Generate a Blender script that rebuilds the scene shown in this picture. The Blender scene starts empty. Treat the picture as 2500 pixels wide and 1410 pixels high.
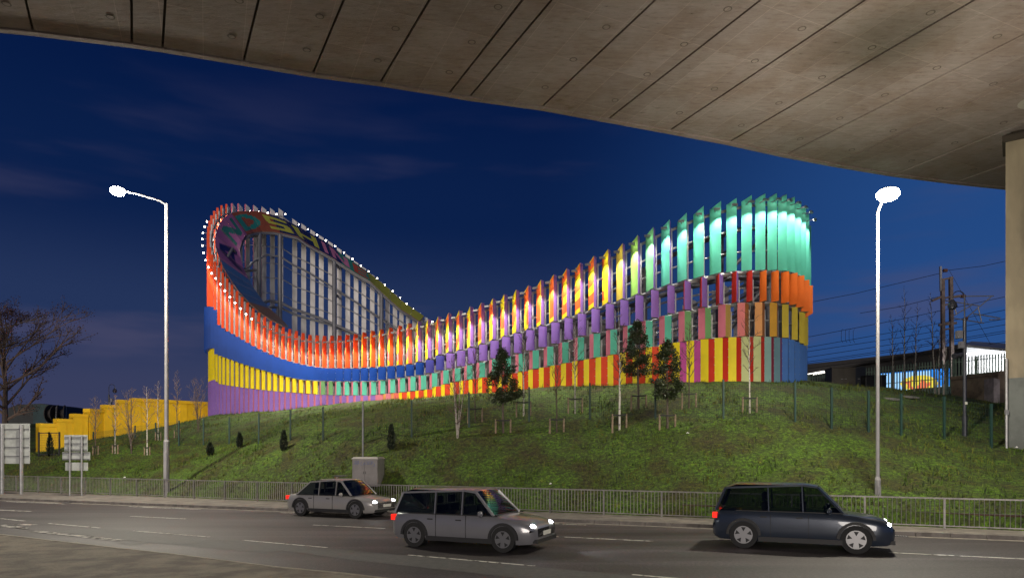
import bpy, bmesh, math, random
import numpy as np
from mathutils import Vector, Matrix
random.seed(7); np.random.seed(7)
S = bpy.context.scene
R = math.radians
# ------------------------------------------------------------------ camera
F = 1667.0; CZ = 2.55; HV = 1105.0
cam = bpy.data.cameras.new('camera'); camo = bpy.data.objects.new('camera', cam)
S.collection.objects.link(camo); S.camera = camo
camo.location = (0, 0, CZ); camo.rotation_euler = (R(90), 0, 0)
cam.sensor_width = 36; cam.lens = 36*F/2500; cam.shift_y = (HV-705)/2500
cam.clip_start = .1; cam.clip_end = 3000
# ------------------------------------------------------------------ world: dusk sky
W = bpy.data.worlds.new('World'); S.world = W; W.use_nodes = True
nt = W.node_tree; nd = nt.nodes; lk = nt.links; nd.clear()
out = nd.new('ShaderNodeOutputWorld'); bg = nd.new('ShaderNodeBackground')
lk.new(bg.outputs[0], out.inputs[0]); bg.inputs[1].default_value = 1.0
tc = nd.new('ShaderNodeTexCoord'); sp = nd.new('ShaderNodeSeparateXYZ'); lk.new(tc.outputs['Generated'], sp.inputs[0])
def ramp(nodes, stops, inter='EASE'):
    r = nodes.new('ShaderNodeValToRGB'); r.color_ramp.interpolation = inter
    e = r.color_ramp.elements
    while len(e) < len(stops): e.new(.5)
    for q, (p, c) in zip(e, stops): q.position = p; q.color = (*c, 1)
    return r
def s2l(c): return tuple(((x/255+.055)/1.055)**2.4 if x > 10 else x/255/12.92 for x in c)
rmp = ramp(nd, [(0, s2l((70, 68, 98))), (.08, s2l((56, 62, 94))), (.18, s2l((36, 52, 90))), (.32, s2l((11, 32, 74))), (.55, s2l((2, 20, 62))), (1, s2l((2, 14, 50)))])
rmr = ramp(nd, [(0, s2l((52, 86, 140))), (.1, s2l((42, 80, 138))), (.3, s2l((34, 72, 130))), (.6, s2l((14, 40, 96))), (1, s2l((2, 14, 50)))])
lk.new(sp.outputs['Z'], rmp.inputs[0]); lk.new(sp.outputs['Z'], rmr.inputs[0])
mr = nd.new('ShaderNodeMapRange'); mr.interpolation_type = 'SMOOTHSTEP'; lk.new(sp.outputs['X'], mr.inputs[0]); mr.inputs[1].default_value = .02; mr.inputs[2].default_value = .55
mx = nd.new('ShaderNodeMix'); mx.data_type = 'RGBA'; lk.new(mr.outputs[0], mx.inputs['Factor']); lk.new(rmp.outputs[0], mx.inputs['A']); lk.new(rmr.outputs[0], mx.inputs['B'])
# thin night clouds, stretched along the horizon
mp = nd.new('ShaderNodeMapping'); mp.inputs['Scale'].default_value = (1.6, 1.6, 9); lk.new(tc.outputs['Generated'], mp.inputs[0])
nz = nd.new('ShaderNodeTexNoise'); nz.inputs['Scale'].default_value = 1.7; nz.inputs['Detail'].default_value = 4; lk.new(mp.outputs[0], nz.inputs[0])
cr = ramp(nd, [(.50, (0, 0, 0)), (.72, (1, 1, 1))]); lk.new(nz.outputs['Fac'], cr.inputs[0])
zf = ramp(nd, [(0, (.5, .5, .5)), (.12, (.55, .55, .55)), (.34, (.25, .25, .25)), (.5, (0, 0, 0))]); lk.new(sp.outputs['Z'], zf.inputs[0])
mm = nd.new('ShaderNodeMath'); mm.operation = 'MULTIPLY'; lk.new(cr.outputs[0], mm.inputs[0]); lk.new(zf.outputs[0], mm.inputs[1])
m2 = nd.new('ShaderNodeMix'); m2.data_type = 'RGBA'; lk.new(mm.outputs[0], m2.inputs['Factor']); lk.new(mx.outputs['Result'], m2.inputs['A']); m2.inputs['B'].default_value = (*s2l((78, 76, 104)), 1)
lk.new(m2.outputs['Result'], bg.inputs[0])
# one weak 'sun' lamp: soft fill added low behind the camera to light the screen
sl = bpy.data.lights.new('fill_sun', 'SUN'); sl.energy = 1.6; sl.angle = R(22); sl.color = (1, .90, .80)
so = bpy.data.objects.new('fill_sun', sl); S.collection.objects.link(so); so.rotation_euler = (R(82), 0, R(-8))
S.view_settings.view_transform = 'Standard'; S.view_settings.look = 'None'; S.view_settings.exposure = 0; S.view_settings.gamma = 1
S.render.engine = 'CYCLES'
# tuning of the lamps the place has
E_STREET = 4000; E_FIN = 400; E_INNER = 900
# ------------------------------------------------------------------ helpers
def P(u, v, Y): return Vector(((u-1250)/F*Y, Y, CZ-(v-HV)/F*Y))
def G(u, v, z=0.0):
    Y = (CZ-z)*F/(v-HV); return Vector(((u-1250)/F*Y, Y, z))
def pu(p): return 1250+F*p[0]/p[1]
def zpx(v, Y): return CZ+(HV-v)*Y/F
def tag(o, label=None, cat=None, group=None, kind=None):
    if label: o['label'] = label
    if cat: o['category'] = cat
    if group: o['group'] = group
    if kind: o['kind'] = kind
    return o
def empty(name, loc=(0, 0, 0), rz=0, label=None, cat=None, group=None):
    o = bpy.data.objects.new(name, None); S.collection.objects.link(o)
    o.location = loc; o.rotation_euler = (0, 0, rz); o.empty_display_size = .2
    return tag(o, label, cat, group)
class MB:
    def __init__(s): s.v = []; s.f = []; s.m = []
    def add(s, vs, fs, mi=0):
        b = len(s.v); s.v += [tuple(x) for x in vs]; s.f += [tuple(b+i for i in f) for f in fs]; s.m += [mi]*len(fs); return s
    def box(s, c, d, rz=0, mi=0):
        hx, hy, hz = d[0]/2, d[1]/2, d[2]/2; ca, sa = math.cos(rz), math.sin(rz)
        vs = [(c[0]+x*ca-y*sa, c[1]+x*sa+y*ca, c[2]+z) for x in (-hx, hx) for y in (-hy, hy) for z in (-hz, hz)]
        return s.add(vs, [(0, 1, 3, 2), (4, 6, 7, 5), (0, 4, 5, 1), (2, 3, 7, 6), (0, 2, 6, 4), (1, 5, 7, 3)], mi)
    def hexa(s, b, t, mi=0):  # four bottom, four top
        n = len(b)
        return s.add(list(b)+list(t), [tuple(range(n))[::-1], tuple(range(n, 2*n))]+[(i, (i+1) % n, n+(i+1) % n, n+i) for i in range(n)], mi)
    def tube(s, pts, r, n=8, mi=0, r2=None, cap=True):
        pts = [Vector(p) for p in pts]; rs = [r]*len(pts) if r2 is None else [r+(r2-r)*i/(len(pts)-1) for i in range(len(pts))]
        if isinstance(r, (list, tuple)): rs = list(r)
        vs = []
        for i, p in enumerate(pts):
            d = (pts[min(i+1, len(pts)-1)]-pts[max(i-1, 0)])
            d = d.normalized() if d.length > 1e-9 else Vector((0, 0, 1))
            a = d.cross(Vector((0, 0, 1)) if abs(d.z) < .9 else Vector((1, 0, 0))).normalized(); b = d.cross(a)
            for k in range(n):
                w = 2*math.pi*k/n; vs.append(p+(a*math.cos(w)+b*math.sin(w))*rs[i])
        fs = [(i*n+k, i*n+(k+1) % n, (i+1)*n+(k+1) % n, (i+1)*n+k) for i in range(len(pts)-1) for k in range(n)]
        if cap and n > 2: fs += [tuple(range(n))[::-1], tuple(range((len(pts)-1)*n, len(pts)*n))]
        return s.add(vs, fs, mi)
    def bar(s, a, b, w, h=None, mi=0):
        a = Vector(a); b = Vector(b); h = h or w; d = (b-a).normalized()
        x = d.cross(Vector((0, 0, 1)) if abs(d.z) < .95 else Vector((1, 0, 0))).normalized()*w/2; y = d.cross(x).normalized()*h/2
        return s.hexa([a-x-y, a+x-y, a+x+y, a-x+y], [b-x-y, b+x-y, b+x+y, b-x+y], mi)
    def ball(s, c, r, mi=0, n=10, sc=(1, 1, 1)):
        vs = [(c[0], c[1], c[2]+r*sc[2])]; m = n//2
        for i in range(1, m):
            a = math.pi*i/m
            for k in range(n): w = 2*math.pi*k/n; vs.append((c[0]+r*sc[0]*math.sin(a)*math.cos(w), c[1]+r*sc[1]*math.sin(a)*math.sin(w), c[2]+r*sc[2]*math.cos(a)))
        vs.append((c[0], c[1], c[2]-r*sc[2])); L = len(vs)-1
        fs = [(0, 1+k, 1+(k+1) % n) for k in range(n)]+[(1+(i-1)*n+k, 1+i*n+k, 1+i*n+(k+1) % n, 1+(i-1)*n+(k+1) % n) for i in range(1, m-1) for k in range(n)]
        fs += [(1+(m-2)*n+k, L, 1+(m-2)*n+(k+1) % n) for k in range(n)]
        return s.add(vs, fs, mi)
    def build(s, name, mats, parent=None, smooth=False, bevel=0):
        me = bpy.data.meshes.new(name); me.from_pydata(s.v, [], s.f)
        if not isinstance(mats, (list, tuple)): mats = [mats]
        for m in mats: me.materials.append(m)
        if len(mats) > 1: me.polygons.foreach_set('material_index', s.m)
        if smooth: me.polygons.foreach_set('use_smooth', [True]*len(me.polygons)); 
        me.update(); o = bpy.data.objects.new(name, me); S.collection.objects.link(o)
        if smooth: 
            try: me.set_sharp_from_angle(angle=R(40))
            except Exception: pass
        if bevel:
            b = o.modifiers.new('bevel', 'BEVEL'); b.width = bevel; b.segments = 2; b.limit_method = 'ANGLE'
        if parent is not None: o.parent = parent
        return o
def copy_tree(o, parent=None):
    c = o.copy(); S.collection.objects.link(c)
    if parent is not None: c.parent = parent
    for ch in list(o.children): copy_tree(ch, c)
    return c
def mat(name, col, rough=.6, metal=0, var=.0, vs=3.0, bump=0, bs=20, col2=None, emit=0, ecol=None, streak=False, lo=.35, hi=.65):
    m = bpy.data.materials.new(name); m.use_nodes = True; n = m.node_tree.nodes; l = m.node_tree.links
    b = n['Principled BSDF']; b.inputs['Roughness'].default_value = rough; b.inputs['Metallic'].default_value = metal
    b.inputs['Base Color'].default_value = (*col, 1)
    if emit: b.inputs['Emission Color'].default_value = (*(ecol or col), 1); b.inputs['Emission Strength'].default_value = emit
    if var or bump:
        t = n.new('ShaderNodeTexCoord'); mp = n.new('ShaderNodeMapping'); l.new(t.outputs['Object'], mp.inputs[0])
        if streak: mp.inputs['Scale'].default_value = (1, 1, .15)
    if var:
        z = n.new('ShaderNodeTexNoise'); z.inputs['Scale'].default_value = vs; z.inputs['Detail'].default_value = 6; z.inputs['Roughness'].default_value = .65; l.new(mp.outputs[0], z.inputs[0])
        c2 = col2 or tuple(x*(1-var) for x in col)
        r = ramp(n, [(lo, c2), (hi, col)]); l.new(z.outputs['Fac'], r.inputs[0]); l.new(r.outputs[0], b.inputs['Base Color'])
    if bump:
        z2 = n.new('ShaderNodeTexNoise'); z2.inputs['Scale'].default_value = bs; z2.inputs['Detail'].default_value = 5; l.new(mp.outputs[0], z2.inputs[0])
        bp = n.new('ShaderNodeBump'); bp.inputs['Strength'].default_value = bump; bp.inputs['Distance'].default_value = .03; l.new(z2.outputs['Fac'], bp.inputs['Height']); l.new(bp.outputs[0], b.inputs['Normal'])
    return m
def hexl(c): return s2l(c)
# palette of painted metal (base colours)
def paint(name, c):
    m = mat('paint_'+name, c, .58, 0, .10, 1.2, .02, 60); m.node_tree.nodes['Principled BSDF'].inputs['Specular IOR Level'].default_value = .25; return m
PC = dict(orange=(.80, .085, .02), amber=(.82, .30, .015), yellow=(.82, .64, .015), letter_orange=(.78, .13, .02), salmon=(.72, .20, .20), pink=(.62, .17, .24), blue=(.002, .042, .25),
          violet_blue=(.06, .06, .29), purple=(.24, .13, .44), teal=(.10, .50, .36), lime=(.32, .62, .12), mint=(.18, .56, .24), red=(.55, .03, .015), red_orange=(.70, .055, .012), magenta=(.48, .06, .30),
          tan=(.42, .28, .08), brown=(.36, .13, .04), peach=(.68, .30, .10), mustard=(.58, .30, .03), straw=(.62, .48, .06), pale_green=(.52, .56, .26), grey_teal=(.24, .40, .38), grey_blue=(.14, .26, .32),
          crimson=(.30, .025, .06), plum=(.22, .06, .20), sky_blue=(.08, .20, .56), green=(.16, .36, .14), orange_deep=(.70, .14, .015), rust=(.40, .10, .02), coral=(.72, .13, .10))
PM = {k: paint(k, v) for k, v in PC.items()}
galv = mat('galvanised_steel', (.34, .34, .35), .45, .5, .25, 4)
steel_dark = mat('painted_grey_steel', (.13, .13, .145), .5, .2, .2, 2)
finback = mat('fin_back_steel', (.44, .42, .42), .5, .1, .22, 2.2, .05, 8, streak=True)
lamp_white = mat('lamp_glow', (1, 1, 1), .5, emit=40, ecol=(1, .93, .8))
black_metal = mat('black_metal', (.015, .016, .02), .4, .3, .2, 6)
# ------------------------------------------------------------------ terrain
RX = Vector((15.76, 21.0)); EV = Vector((-.905, .4256)); NV = Vector((.4256, .905))   # the railing line
def td(x, y):
    q = Vector((x, y))-RX; return q.dot(EV), q.dot(NV)
def xy(t, d): return RX+EV*t+NV*d
FR = [[-24.17,74.0],[-24.98,73.77],[-25.78,73.48],[-26.56,73.13],[-27.27,72.68],[-27.89,72.09],[-28.37,71.4],[-28.73,70.63],[-28.97,69.81],[-29.12,68.97],[-29.18,68.13],[-29.15,67.28],[-29.05,66.43],[-28.89,65.6],[-28.66,64.78],[-28.36,63.99],[-28.0,63.22],[-27.57,62.48],[-27.08,61.79],[-26.55,61.13],[-25.97,60.5],[-25.37,59.9],[-24.75,59.32],[-24.11,58.76],[-23.46,58.21],[-22.81,57.67],[-22.15,57.14],[-21.48,56.61],[-20.81,56.08],[-20.14,55.56],[-19.47,55.04],[-18.8,54.52],[-18.12,54.01],[-17.44,53.49],[-16.76,52.99],[-16.08,52.48],[-15.39,51.98],[-14.7,51.48],[-14.01,50.98],[-13.32,50.49],[-12.63,50.0],[-11.93,49.51],[-11.23,49.03],[-10.52,48.56],[-9.81,48.09],[-9.11,47.62],[-8.39,47.15],[-7.68,46.69],[-6.96,46.23],[-6.25,45.78],[-5.53,45.32],[-4.81,44.87],[-4.09,44.42],[-3.37,43.97],[-2.65,43.52],[-1.92,43.07],[-1.2,42.62],[-0.48,42.18],[0.25,41.73],[0.97,41.29],[1.7,40.85],[2.43,40.41],[3.16,39.97],[3.89,39.54],[4.62,39.11],[5.36,38.68],[6.1,38.27],[6.85,37.87],[7.61,37.49],[8.39,37.16],[9.2,36.88],[10.02,36.68],[10.86,36.57],[11.71,36.58],[12.55,36.72],[13.36,36.97],[14.13,37.33],[14.85,37.78],[15.52,38.3],[16.14,38.89],[16.7,39.52],[17.21,40.21]]
FK = {k-20: Vector(p) for k, p in enumerate(FR)}      # k=-20..61
GROUND_PX = ([516, 600, 700, 800, 885, 1000, 1100, 1200, 1300, 1400, 1500, 1600, 1700, 1800, 1900, 1968], [1014, 1006, 998, 988, 981, 972, 965, 957, 948, 941, 937, 934, 932, 931, 932, 933])
ctrl = []
for k in range(0, 62, 3):
    p = FK[k]; ctrl.append((p.x, p.y, zpx(np.interp(pu(p), *GROUND_PX), p.y)))
for (u, v, h) in [(437, 1088, 62), (560, 1082, 65), (632, 1079, 71), (709, 1076, 76), (789, 1073, 80), (885, 1072, 83), (1005, 1063, 86), (1145, 1043, 86), (1292, 1030, 86), (1440, 1020, 87), (1600, 1020, 91), (1766, 1020, 95), (1941, 1030, 98), (2030, 1045, 100), (2120, 1053, 100), (2200, 1060, 100), (2305, 1067, 100)]:
    q = P(u, v, 1.8*F/h); ctrl.append(tuple(q))
for (u, v, Y) in [(2060, 940, 38.5), (2200, 952, 38.5), (2330, 968, 38), (2455, 990, 38), (2455, 1090, 29.5), (2650, 1090, 28.5), (2800, 1000, 40), (92, 1110, 55), (230, 1072, 58), (330, 1058, 60), (430, 1038, 63), (-300, 1112, 60), (230, 1110, 47), (120, 1112, 50), (0, 1118, 50), (60, 1035, 85), (-300, 1030, 90), (2200, 940, 60), (2600, 930, 60)]:
    ctrl.append(tuple(P(u, v, Y)))
for t in (-40, -25, -12, 0, 8, 16, 24, 32, 40, 50, 62, 80, 110):
    q = xy(t, .5); ctrl.append((q.x, q.y, .30 if t > 12 else .55))
for x, y, z in [(-20, 72, 6.4), (-24, 66, 6.3), (-8, 62, 6.5), (5, 52, 6.6), (14, 45, 6.6), (-10, 90, 6.5), (10, 75, 6.6), (25, 60, 6.6), (-60, 110, 6.5), (0, 130, 6.5), (70, 100, 6.5), (45, 45, 6.3), (40, 25, 4)]: ctrl.append((x, y, z))
CA = np.array(ctrl); D = np.hypot(CA[:, None, 0]-CA[None, :, 0], CA[:, None, 1]-CA[None, :, 1])
KM = np.sqrt(D*D+.6); A_ = np.block([[KM, np.ones((len(CA), 1))], [np.ones((1, len(CA))), np.zeros((1, 1))]])
WT = np.linalg.solve(A_+np.eye(len(A_))*1e-6, np.append(CA[:, 2], 0))
def tz_arr(x, y):
    dd = np.sqrt((x[:, None]-CA[None, :, 0])**2+(y[:, None]-CA[None, :, 1])**2+.6)
    return dd@WT[:-1]+WT[-1]
def tz(x, y): return float(tz_arr(np.array([x]), np.array([y]))[0])
def onground(u, v, y0=22, y1=95):      # where the line of sight through a pixel first meets the bank
    Ys = np.linspace(y0, y1, 500); X = (u-1250)/F*Ys; Z = CZ-(v-HV)/F*Ys; g = tz_arr(X, Ys)
    i = np.where(Z < g)[0]
    Y = Ys[i[0]] if len(i) else Ys[np.argmin(abs(Z-g))]
    x = (u-1250)/F*Y; return Vector((x, Y, tz(x, Y)))
ts = np.concatenate([[-900, -400, -150, -70], np.arange(-40, 95, .45), [105, 130, 170, 250, 500, 1200]])
ds = np.concatenate([[-900, -300, -60, -20, .42, .43], np.arange(.7, 12, .3), np.arange(12, 34, .5), np.arange(34, 80, 2), [90, 110, 150, 250, 500, 1500]])
TT, DD = np.meshgrid(ts, ds); gx = RX.x+EV.x*TT+NV.x*DD; gy = RX.y+EV.y*TT+NV.y*DD
gz = tz_arr(gx.ravel(), gy.ravel()).reshape(gx.shape)
def vnoise(x, y, s, seed):
    rs = np.random.RandomState(seed); g = rs.rand(64, 64); xi = x/s; yi = y/s; x0 = np.floor(xi).astype(int); y0 = np.floor(yi).astype(int); fx = xi-x0; fy = yi-y0
    fx = fx*fx*(3-2*fx); fy = fy*fy*(3-2*fy); h = lambda a, b: g[a % 64, b % 64]
    return h(x0, y0)*(1-fx)*(1-fy)+h(x0+1, y0)*fx*(1-fy)+h(x0, y0+1)*(1-fx)*fy+h(x0+1, y0+1)*fx*fy
fade = np.clip((DD-.8)/2, 0, 1)
gz = gz+fade*((vnoise(gx, gy, 2.2, 1)-.5)*.16+(vnoise(gx, gy, .8, 2)-.5)*.12)
gz = np.where(DD > 120, gz*0+6.5, gz)
gz = np.where(DD <= .42, -.06, np.maximum(gz, .13))
nT, nD = len(ts), len(ds)
me = bpy.data.meshes.new('ground'); vv = np.stack([gx.ravel(), gy.ravel(), gz.ravel()], 1)
idx = np.arange(nT*nD).reshape(nD, nT); fc = np.stack([idx[:-1, :-1].ravel(), idx[:-1, 1:].ravel(), idx[1:, 1:].ravel(), idx[1:, :-1].ravel()], 1)[:, ::-1]
me.from_pydata(vv.tolist(), [], fc.tolist()); me.polygons.foreach_set('use_smooth', [True]*len(me.polygons)); me.update()
gm = bpy.data.materials.new('bank_turf'); gm.use_nodes = True; n = gm.node_tree.nodes; l = gm.node_tree.links; b = n['Principled BSDF']; b.inputs['Roughness'].default_value = .9
t_ = n.new('ShaderNodeTexCoord'); z1 = n.new('ShaderNodeTexNoise'); z1.inputs['Scale'].default_value = .55; z1.inputs['Detail'].default_value = 8; z1.inputs['Roughness'].default_value = .7; l.new(t_.outputs['Object'], z1.inputs[0])
r1 = ramp(n, [(.28, (.040, .028, .006)), (.40, (.046, .048, .001)), (.50, (.052, .088, .001)), (.60, (.062, .125, .001)), (.72, (.125, .125, .006))]); l.new(z1.outputs['Fac'], r1.inputs[0])
z2 = n.new('ShaderNodeTexNoise'); z2.inputs['Scale'].default_value = 7; z2.inputs['Detail'].default_value = 6; z2.inputs['Roughness'].default_value = .8; l.new(t_.outputs['Object'], z2.inputs[0])
r2 = ramp(n, [(.38, (.10, .09, .08)), (.48, (.6, .6, .5)), (.64, (1.7, 1.8, 1.1))]); l.new(z2.outputs['Fac'], r2.inputs[0])
mu = n.new('ShaderNodeMix'); mu.data_type = 'RGBA'; mu.blend_type = 'MULTIPLY'; mu.inputs['Factor'].default_value = 1; l.new(r1.outputs[0], mu.inputs['A']); l.new(r2.outputs[0], mu.inputs['B'])
l.new(mu.outputs['Result'], b.inputs['Base Color'])
bp = n.new('ShaderNodeBump'); bp.inputs['Strength'].default_value = 1; bp.inputs['Distance'].default_value = .12; l.new(z2.outputs['Fac'], bp.inputs['Height']); l.new(bp.outputs[0], b.inputs['Normal'])
me.materials.append(gm); go = bpy.data.objects.new('ground', me); S.collection.objects.link(go); tag(go, kind='structure')
# grass tufts
gmats = [mat('grass_blade', (.062, .125, .003), .8, 0, .5, .4, col2=(.095, .088, .008)), mat('dark_grass_blade', (.018, .034, .006), .8)]
mb = MB(); rng = np.random.RandomState(3); NT = 52000
tt = rng.uniform(-9, 66, NT); dd = rng.uniform(0, 1, NT)**1.35*26+.7
cl = vnoise(tt+100, dd+100, 1.1, 5); keep = rng.rand(NT) < .12+1.2*cl**2; tt = tt[keep]; dd = dd[keep]
px_ = RX.x+EV.x*tt+NV.x*dd; py_ = RX.y+EV.y*tt+NV.y*dd; pz_ = np.maximum(tz_arr(px_, py_), .12)
vs_ = []; fs_ = []
for x, y, z in zip(px_, py_, pz_):
    hh = rng.uniform(.05, .17)*(2.0 if rng.rand() < .05 else 1); nb = 4
    for q in range(nb):
        a = rng.uniform(0, 6.28); w = rng.uniform(.012, .028); lx, ly = rng.uniform(-.09, .09, 2); ox, oy = rng.uniform(-.08, .08, 2); c, s_ = math.cos(a)*w, math.sin(a)*w; i = len(vs_)
        vs_ += [(x+ox-c, y+oy-s_, z-.06), (x+ox+c, y+oy+s_, z-.06), (x+ox+lx, y+oy+ly, z+hh)]; fs_.append((i, i+1, i+2))
mb.v = vs_; mb.f = fs_; mb.m = [int(rng.rand() < .38) for _ in fs_]
tag(mb.build('grass', gmats), 'short rough green grass growing over the bank', 'grass', kind='stuff')
# ------------------------------------------------------------------ road, pavement, kerbs
def sheet(name, pts, z, m, th=0, kind='structure'):
    b = MB()
    if th: b.hexa([(p[0], p[1], z-th) for p in pts], [(p[0], p[1], z) for p in pts])
    else: b.add([(p[0], p[1], z) for p in pts], [tuple(range(len(pts)))])
    o = b.build(name, m); tag(o, kind=kind); return o
asph = bpy.data.materials.new('asphalt'); asph.use_nodes = True; n = asph.node_tree.nodes; l = asph.node_tree.links; b = n['Principled BSDF']
t_ = n.new('ShaderNodeTexCoord'); mp_ = n.new('ShaderNodeMapping'); mp_.inputs['Rotation'].default_value = (0, 0, R(25.2)); mp_.inputs['Scale'].default_value = (.12, 1.1, 1); l.new(t_.outputs['Object'], mp_.inputs[0])
z1 = n.new('ShaderNodeTexNoise'); z1.inputs['Scale'].default_value = .8; z1.inputs['Detail'].default_value = 6; l.new(mp_.outputs[0], z1.inputs[0])
r1 = ramp(n, [(.3, (.024, .019, .018)), (.5, (.048, .040, .041)), (.7, (.082, .070, .076))]); l.new(z1.outputs['Fac'], r1.inputs[0])
z2 = n.new('ShaderNodeTexNoise'); z2.inputs['Scale'].default_value = 13; z2.inputs['Detail'].default_value = 4; z2.inputs['Roughness'].default_value = .9; l.new(t_.outputs['Object'], z2.inputs[0])
r2 = ramp(n, [(.36, (.40, .40, .40)), (.6, (1.15, 1.12, 1.1)), (.70, (3.2, 3.1, 3.0))]); l.new(z2.outputs['Fac'], r2.inputs[0])
mu = n.new('ShaderNodeMix'); mu.data_type = 'RGBA'; mu.blend_type = 'MULTIPLY'; mu.inputs['Factor'].default_value = 1; l.new(r1.outputs[0], mu.inputs['A']); l.new(r2.outputs[0], mu.inputs['B']); l.new(mu.outputs['Result'], b.inputs['Base Color'])
b.inputs['Roughness'].default_value = .62
bp = n.new('ShaderNodeBump'); bp.inputs['Strength'].default_value = .6; bp.inputs['Distance'].default_value = .015; l.new(z2.outputs['Fac'], bp.inputs['Height']); l.new(bp.outputs[0], b.inputs['Normal'])
K0 = Vector((14.92, 19.9)); K1 = Vector((-27.7, 37.0)); KD = (K1-K0).normalized(); KN = Vector((-KD.y, KD.x))*-1
if KN.y < 0: KN = -KN
def kp(t, d): return K0+KD*t+KN*d
sheet('road', [xy(-150, .3), xy(-150, -55), xy(260, -55), xy(260, .3)], 0, asph)
conc = mat('pavement_concrete', (.19, .17, .15), .85, 0, .45, 1.5, .3, 30)
kerbm = mat('kerb_concrete', (.20, .18, .165), .8, 0, .4, 2.5, .3, 25)
gut = mat('gutter_concrete', (.24, .215, .185), .8, 0, .35, 2, .2, 25)
sheet('pavement', [kp(-19, .14), xy(-19, .5), xy(120, .5), kp(121, .14)], .12, conc, .2)
kb = MB()
for i in range(-8, 100):
    a, c = i*.92, i*.92+.9
    kb.hexa([(*kp(a, 0), -.1), (*kp(c, 0), -.1), (*kp(c, .14), -.1), (*kp(a, .14), -.1)], [(*kp(a, .02), .127), (*kp(c, .02), .127), (*kp(c, .14), .127), (*kp(a, .14), .127)])
tag(kb.build('kerb', kerbm), kind='structure')
gb = MB()
for i in range(-8, 60): gb.add([(*kp(i*.92, -.30), .004), (*kp(i*.92+.905, -.30), .004), (*kp(i*.92+.905, -.01), .004), (*kp(i*.92, -.01), .004)], [(0, 1, 2, 3)])
tag(gb.build('gutter', gut), kind='structure')
white = mat('road_paint', (.70, .68, .62), .8, 0, .75, 5, lo=.38, hi=.52, col2=(.07, .065, .06))
white2 = mat('worn_road_paint', (.60, .57, .52), .8, 0, .85, 3.2, lo=.46, hi=.56, col2=(.045, .042, .04))
mk = MB()
def dash(u0, v0, u1, v1, w=.1):
    a = G(u0, v0).xy; c = G(u1, v1).xy; d = (c-a).normalized(); q = Vector((-d.y, d.x))*w/2
    mk.add([(*(a-q), .009), (*(c-q), .009), (*(c+q), .009), (*(a+q), .009)], [(0, 1, 2, 3)])
for a in [(119, 1277, 245, 1288), (324, 1295, 511, 1310), (594, 1318, 799, 1336), (996, 1354, 1306, 1381), (1543, 1402, 1900, 1433), (0, 1265, 60, 1271)]: dash(*a)
for i in range(9):
    a = kp(4+i*9, -.62); c = kp(4+i*9+4.5, -.62); d = KN*.05; mk.add([(*(a-d), .009), (*(c-d), .009), (*(c+d), .009), (*(a+d), .009)], [(0, 1, 2, 3)])
    a = kp(1+i*9, -4.2); c = kp(1+i*9+3, -4.2); mk.add([(*(a-d), .009), (*(c-d), .009), (*(c+d), .009), (*(a+d), .009)], [(0, 1, 2, 3)])
tag(mk.build('road_marking', white), kind='structure')
mk = MB(); dash(83, 1296, 299, 1319, .28); dash(0, 1281, 60, 1289, .3); dash(40, 1279, 84, 1281, .3); dash(50, 1288, 65, 1291, .2)
tag(mk.build('worn_road_marking', white2), kind='structure')
patchm = mat('patch_asphalt', (.098, .096, .092), .7, 0, .25, 6, .4, 40)
darkp = mat('dark_asphalt', (.026, .023, .020), .75, 0, .4, 8, .4, 40)
sheet('road_patch', [G(*p).xy for p in [(137, 1296), (240, 1288), (300, 1292), (520, 1315), (571, 1316), (440, 1329), (370, 1324), (250, 1311)]], .005, patchm)
sheet('road_patch', [G(*p).xy for p in [(440, 1330), (570, 1316), (700, 1327), (1000, 1356), (1543, 1404), (1700, 1425), (1400, 1425), (860, 1366), (690, 1343), (640, 1348)]], .005, patchm)
sheet('road_patch', [G(*p).xy for p in [(282, 1325), (330, 1321), (372, 1325), (322, 1330)]], .005, patchm)
# traffic island at the near side
isl = [G(0, 1313), G(265, 1345), G(400, 1360), G(675, 1396), G(830, 1411)]
line = [Vector((-60, 45.5)), Vector((-30, 28.6))]+[p.xy for p in isl]+[Vector((1.5, 11.0)), Vector((12, 4.6)), Vector((40, -12))]
ISLM = mat('island_setts', (.22, .19, .14), .85, 0, .55, 1.3, .8, 14, col2=(.10, .08, .06))
sheet('traffic_island', [Vector((40, -60)), Vector((-60, -60))]+[p for p in line], .10, ISLM, .3)
ek = MB()
for a, c in zip(line[:-1], line[1:]):
    d = (c-a).normalized(); q = Vector((-d.y, d.x))
    if q.y < 0: q = -q
    ek.hexa([(*a, -.1), (*c, -.1), (*(c+q*.10), -.1), (*(a+q*.10), -.1)], [(*a, .112), (*c, .112), (*(c+q*.10), .112), (*(a+q*.10), .112)])
tag(ek.build('island_kerb', mat('kerb_edge', (.30, .27, .21), .8, 0, .3, 4)), kind='structure')
# ------------------------------------------------------------------ pedestrian guardrail
railm = mat('guardrail_steel', (.30, .28, .28), .45, .35, .3, 5)
rt = tag(empty('guardrail'), 'long grey steel pedestrian guardrail along the far pavement', 'railing')
SPC = 2.27; OFF = (xy(0, 0)-Vector((13.87, 21.9))).length
def railpanel(t0):
    m = MB(); a = xy(t0, 0); c = xy(t0+SPC, 0)
    m.bar((*(a+EV*.03), 1.10), (*(c-EV*.03), 1.10), .045, .045); m.bar((*(a+EV*.03), .22), (*(c-EV*.03), .22), .035, .035)
    for i in range(1, 17): q = a+(c-a)*i/17; m.bar((*q, .22), (*q, 1.09), .016)
    return m
t = OFF-SPC*5
while t < 80:
    pm = MB(); q = xy(t, 0); pm.box((q.x, q.y, .62), (.06, .06, 1.0), math.atan2(EV.y, EV.x)); pm.build('post', railm, rt)
    railpanel(t).build('barred_panel', railm, rt); t += SPC
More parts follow.
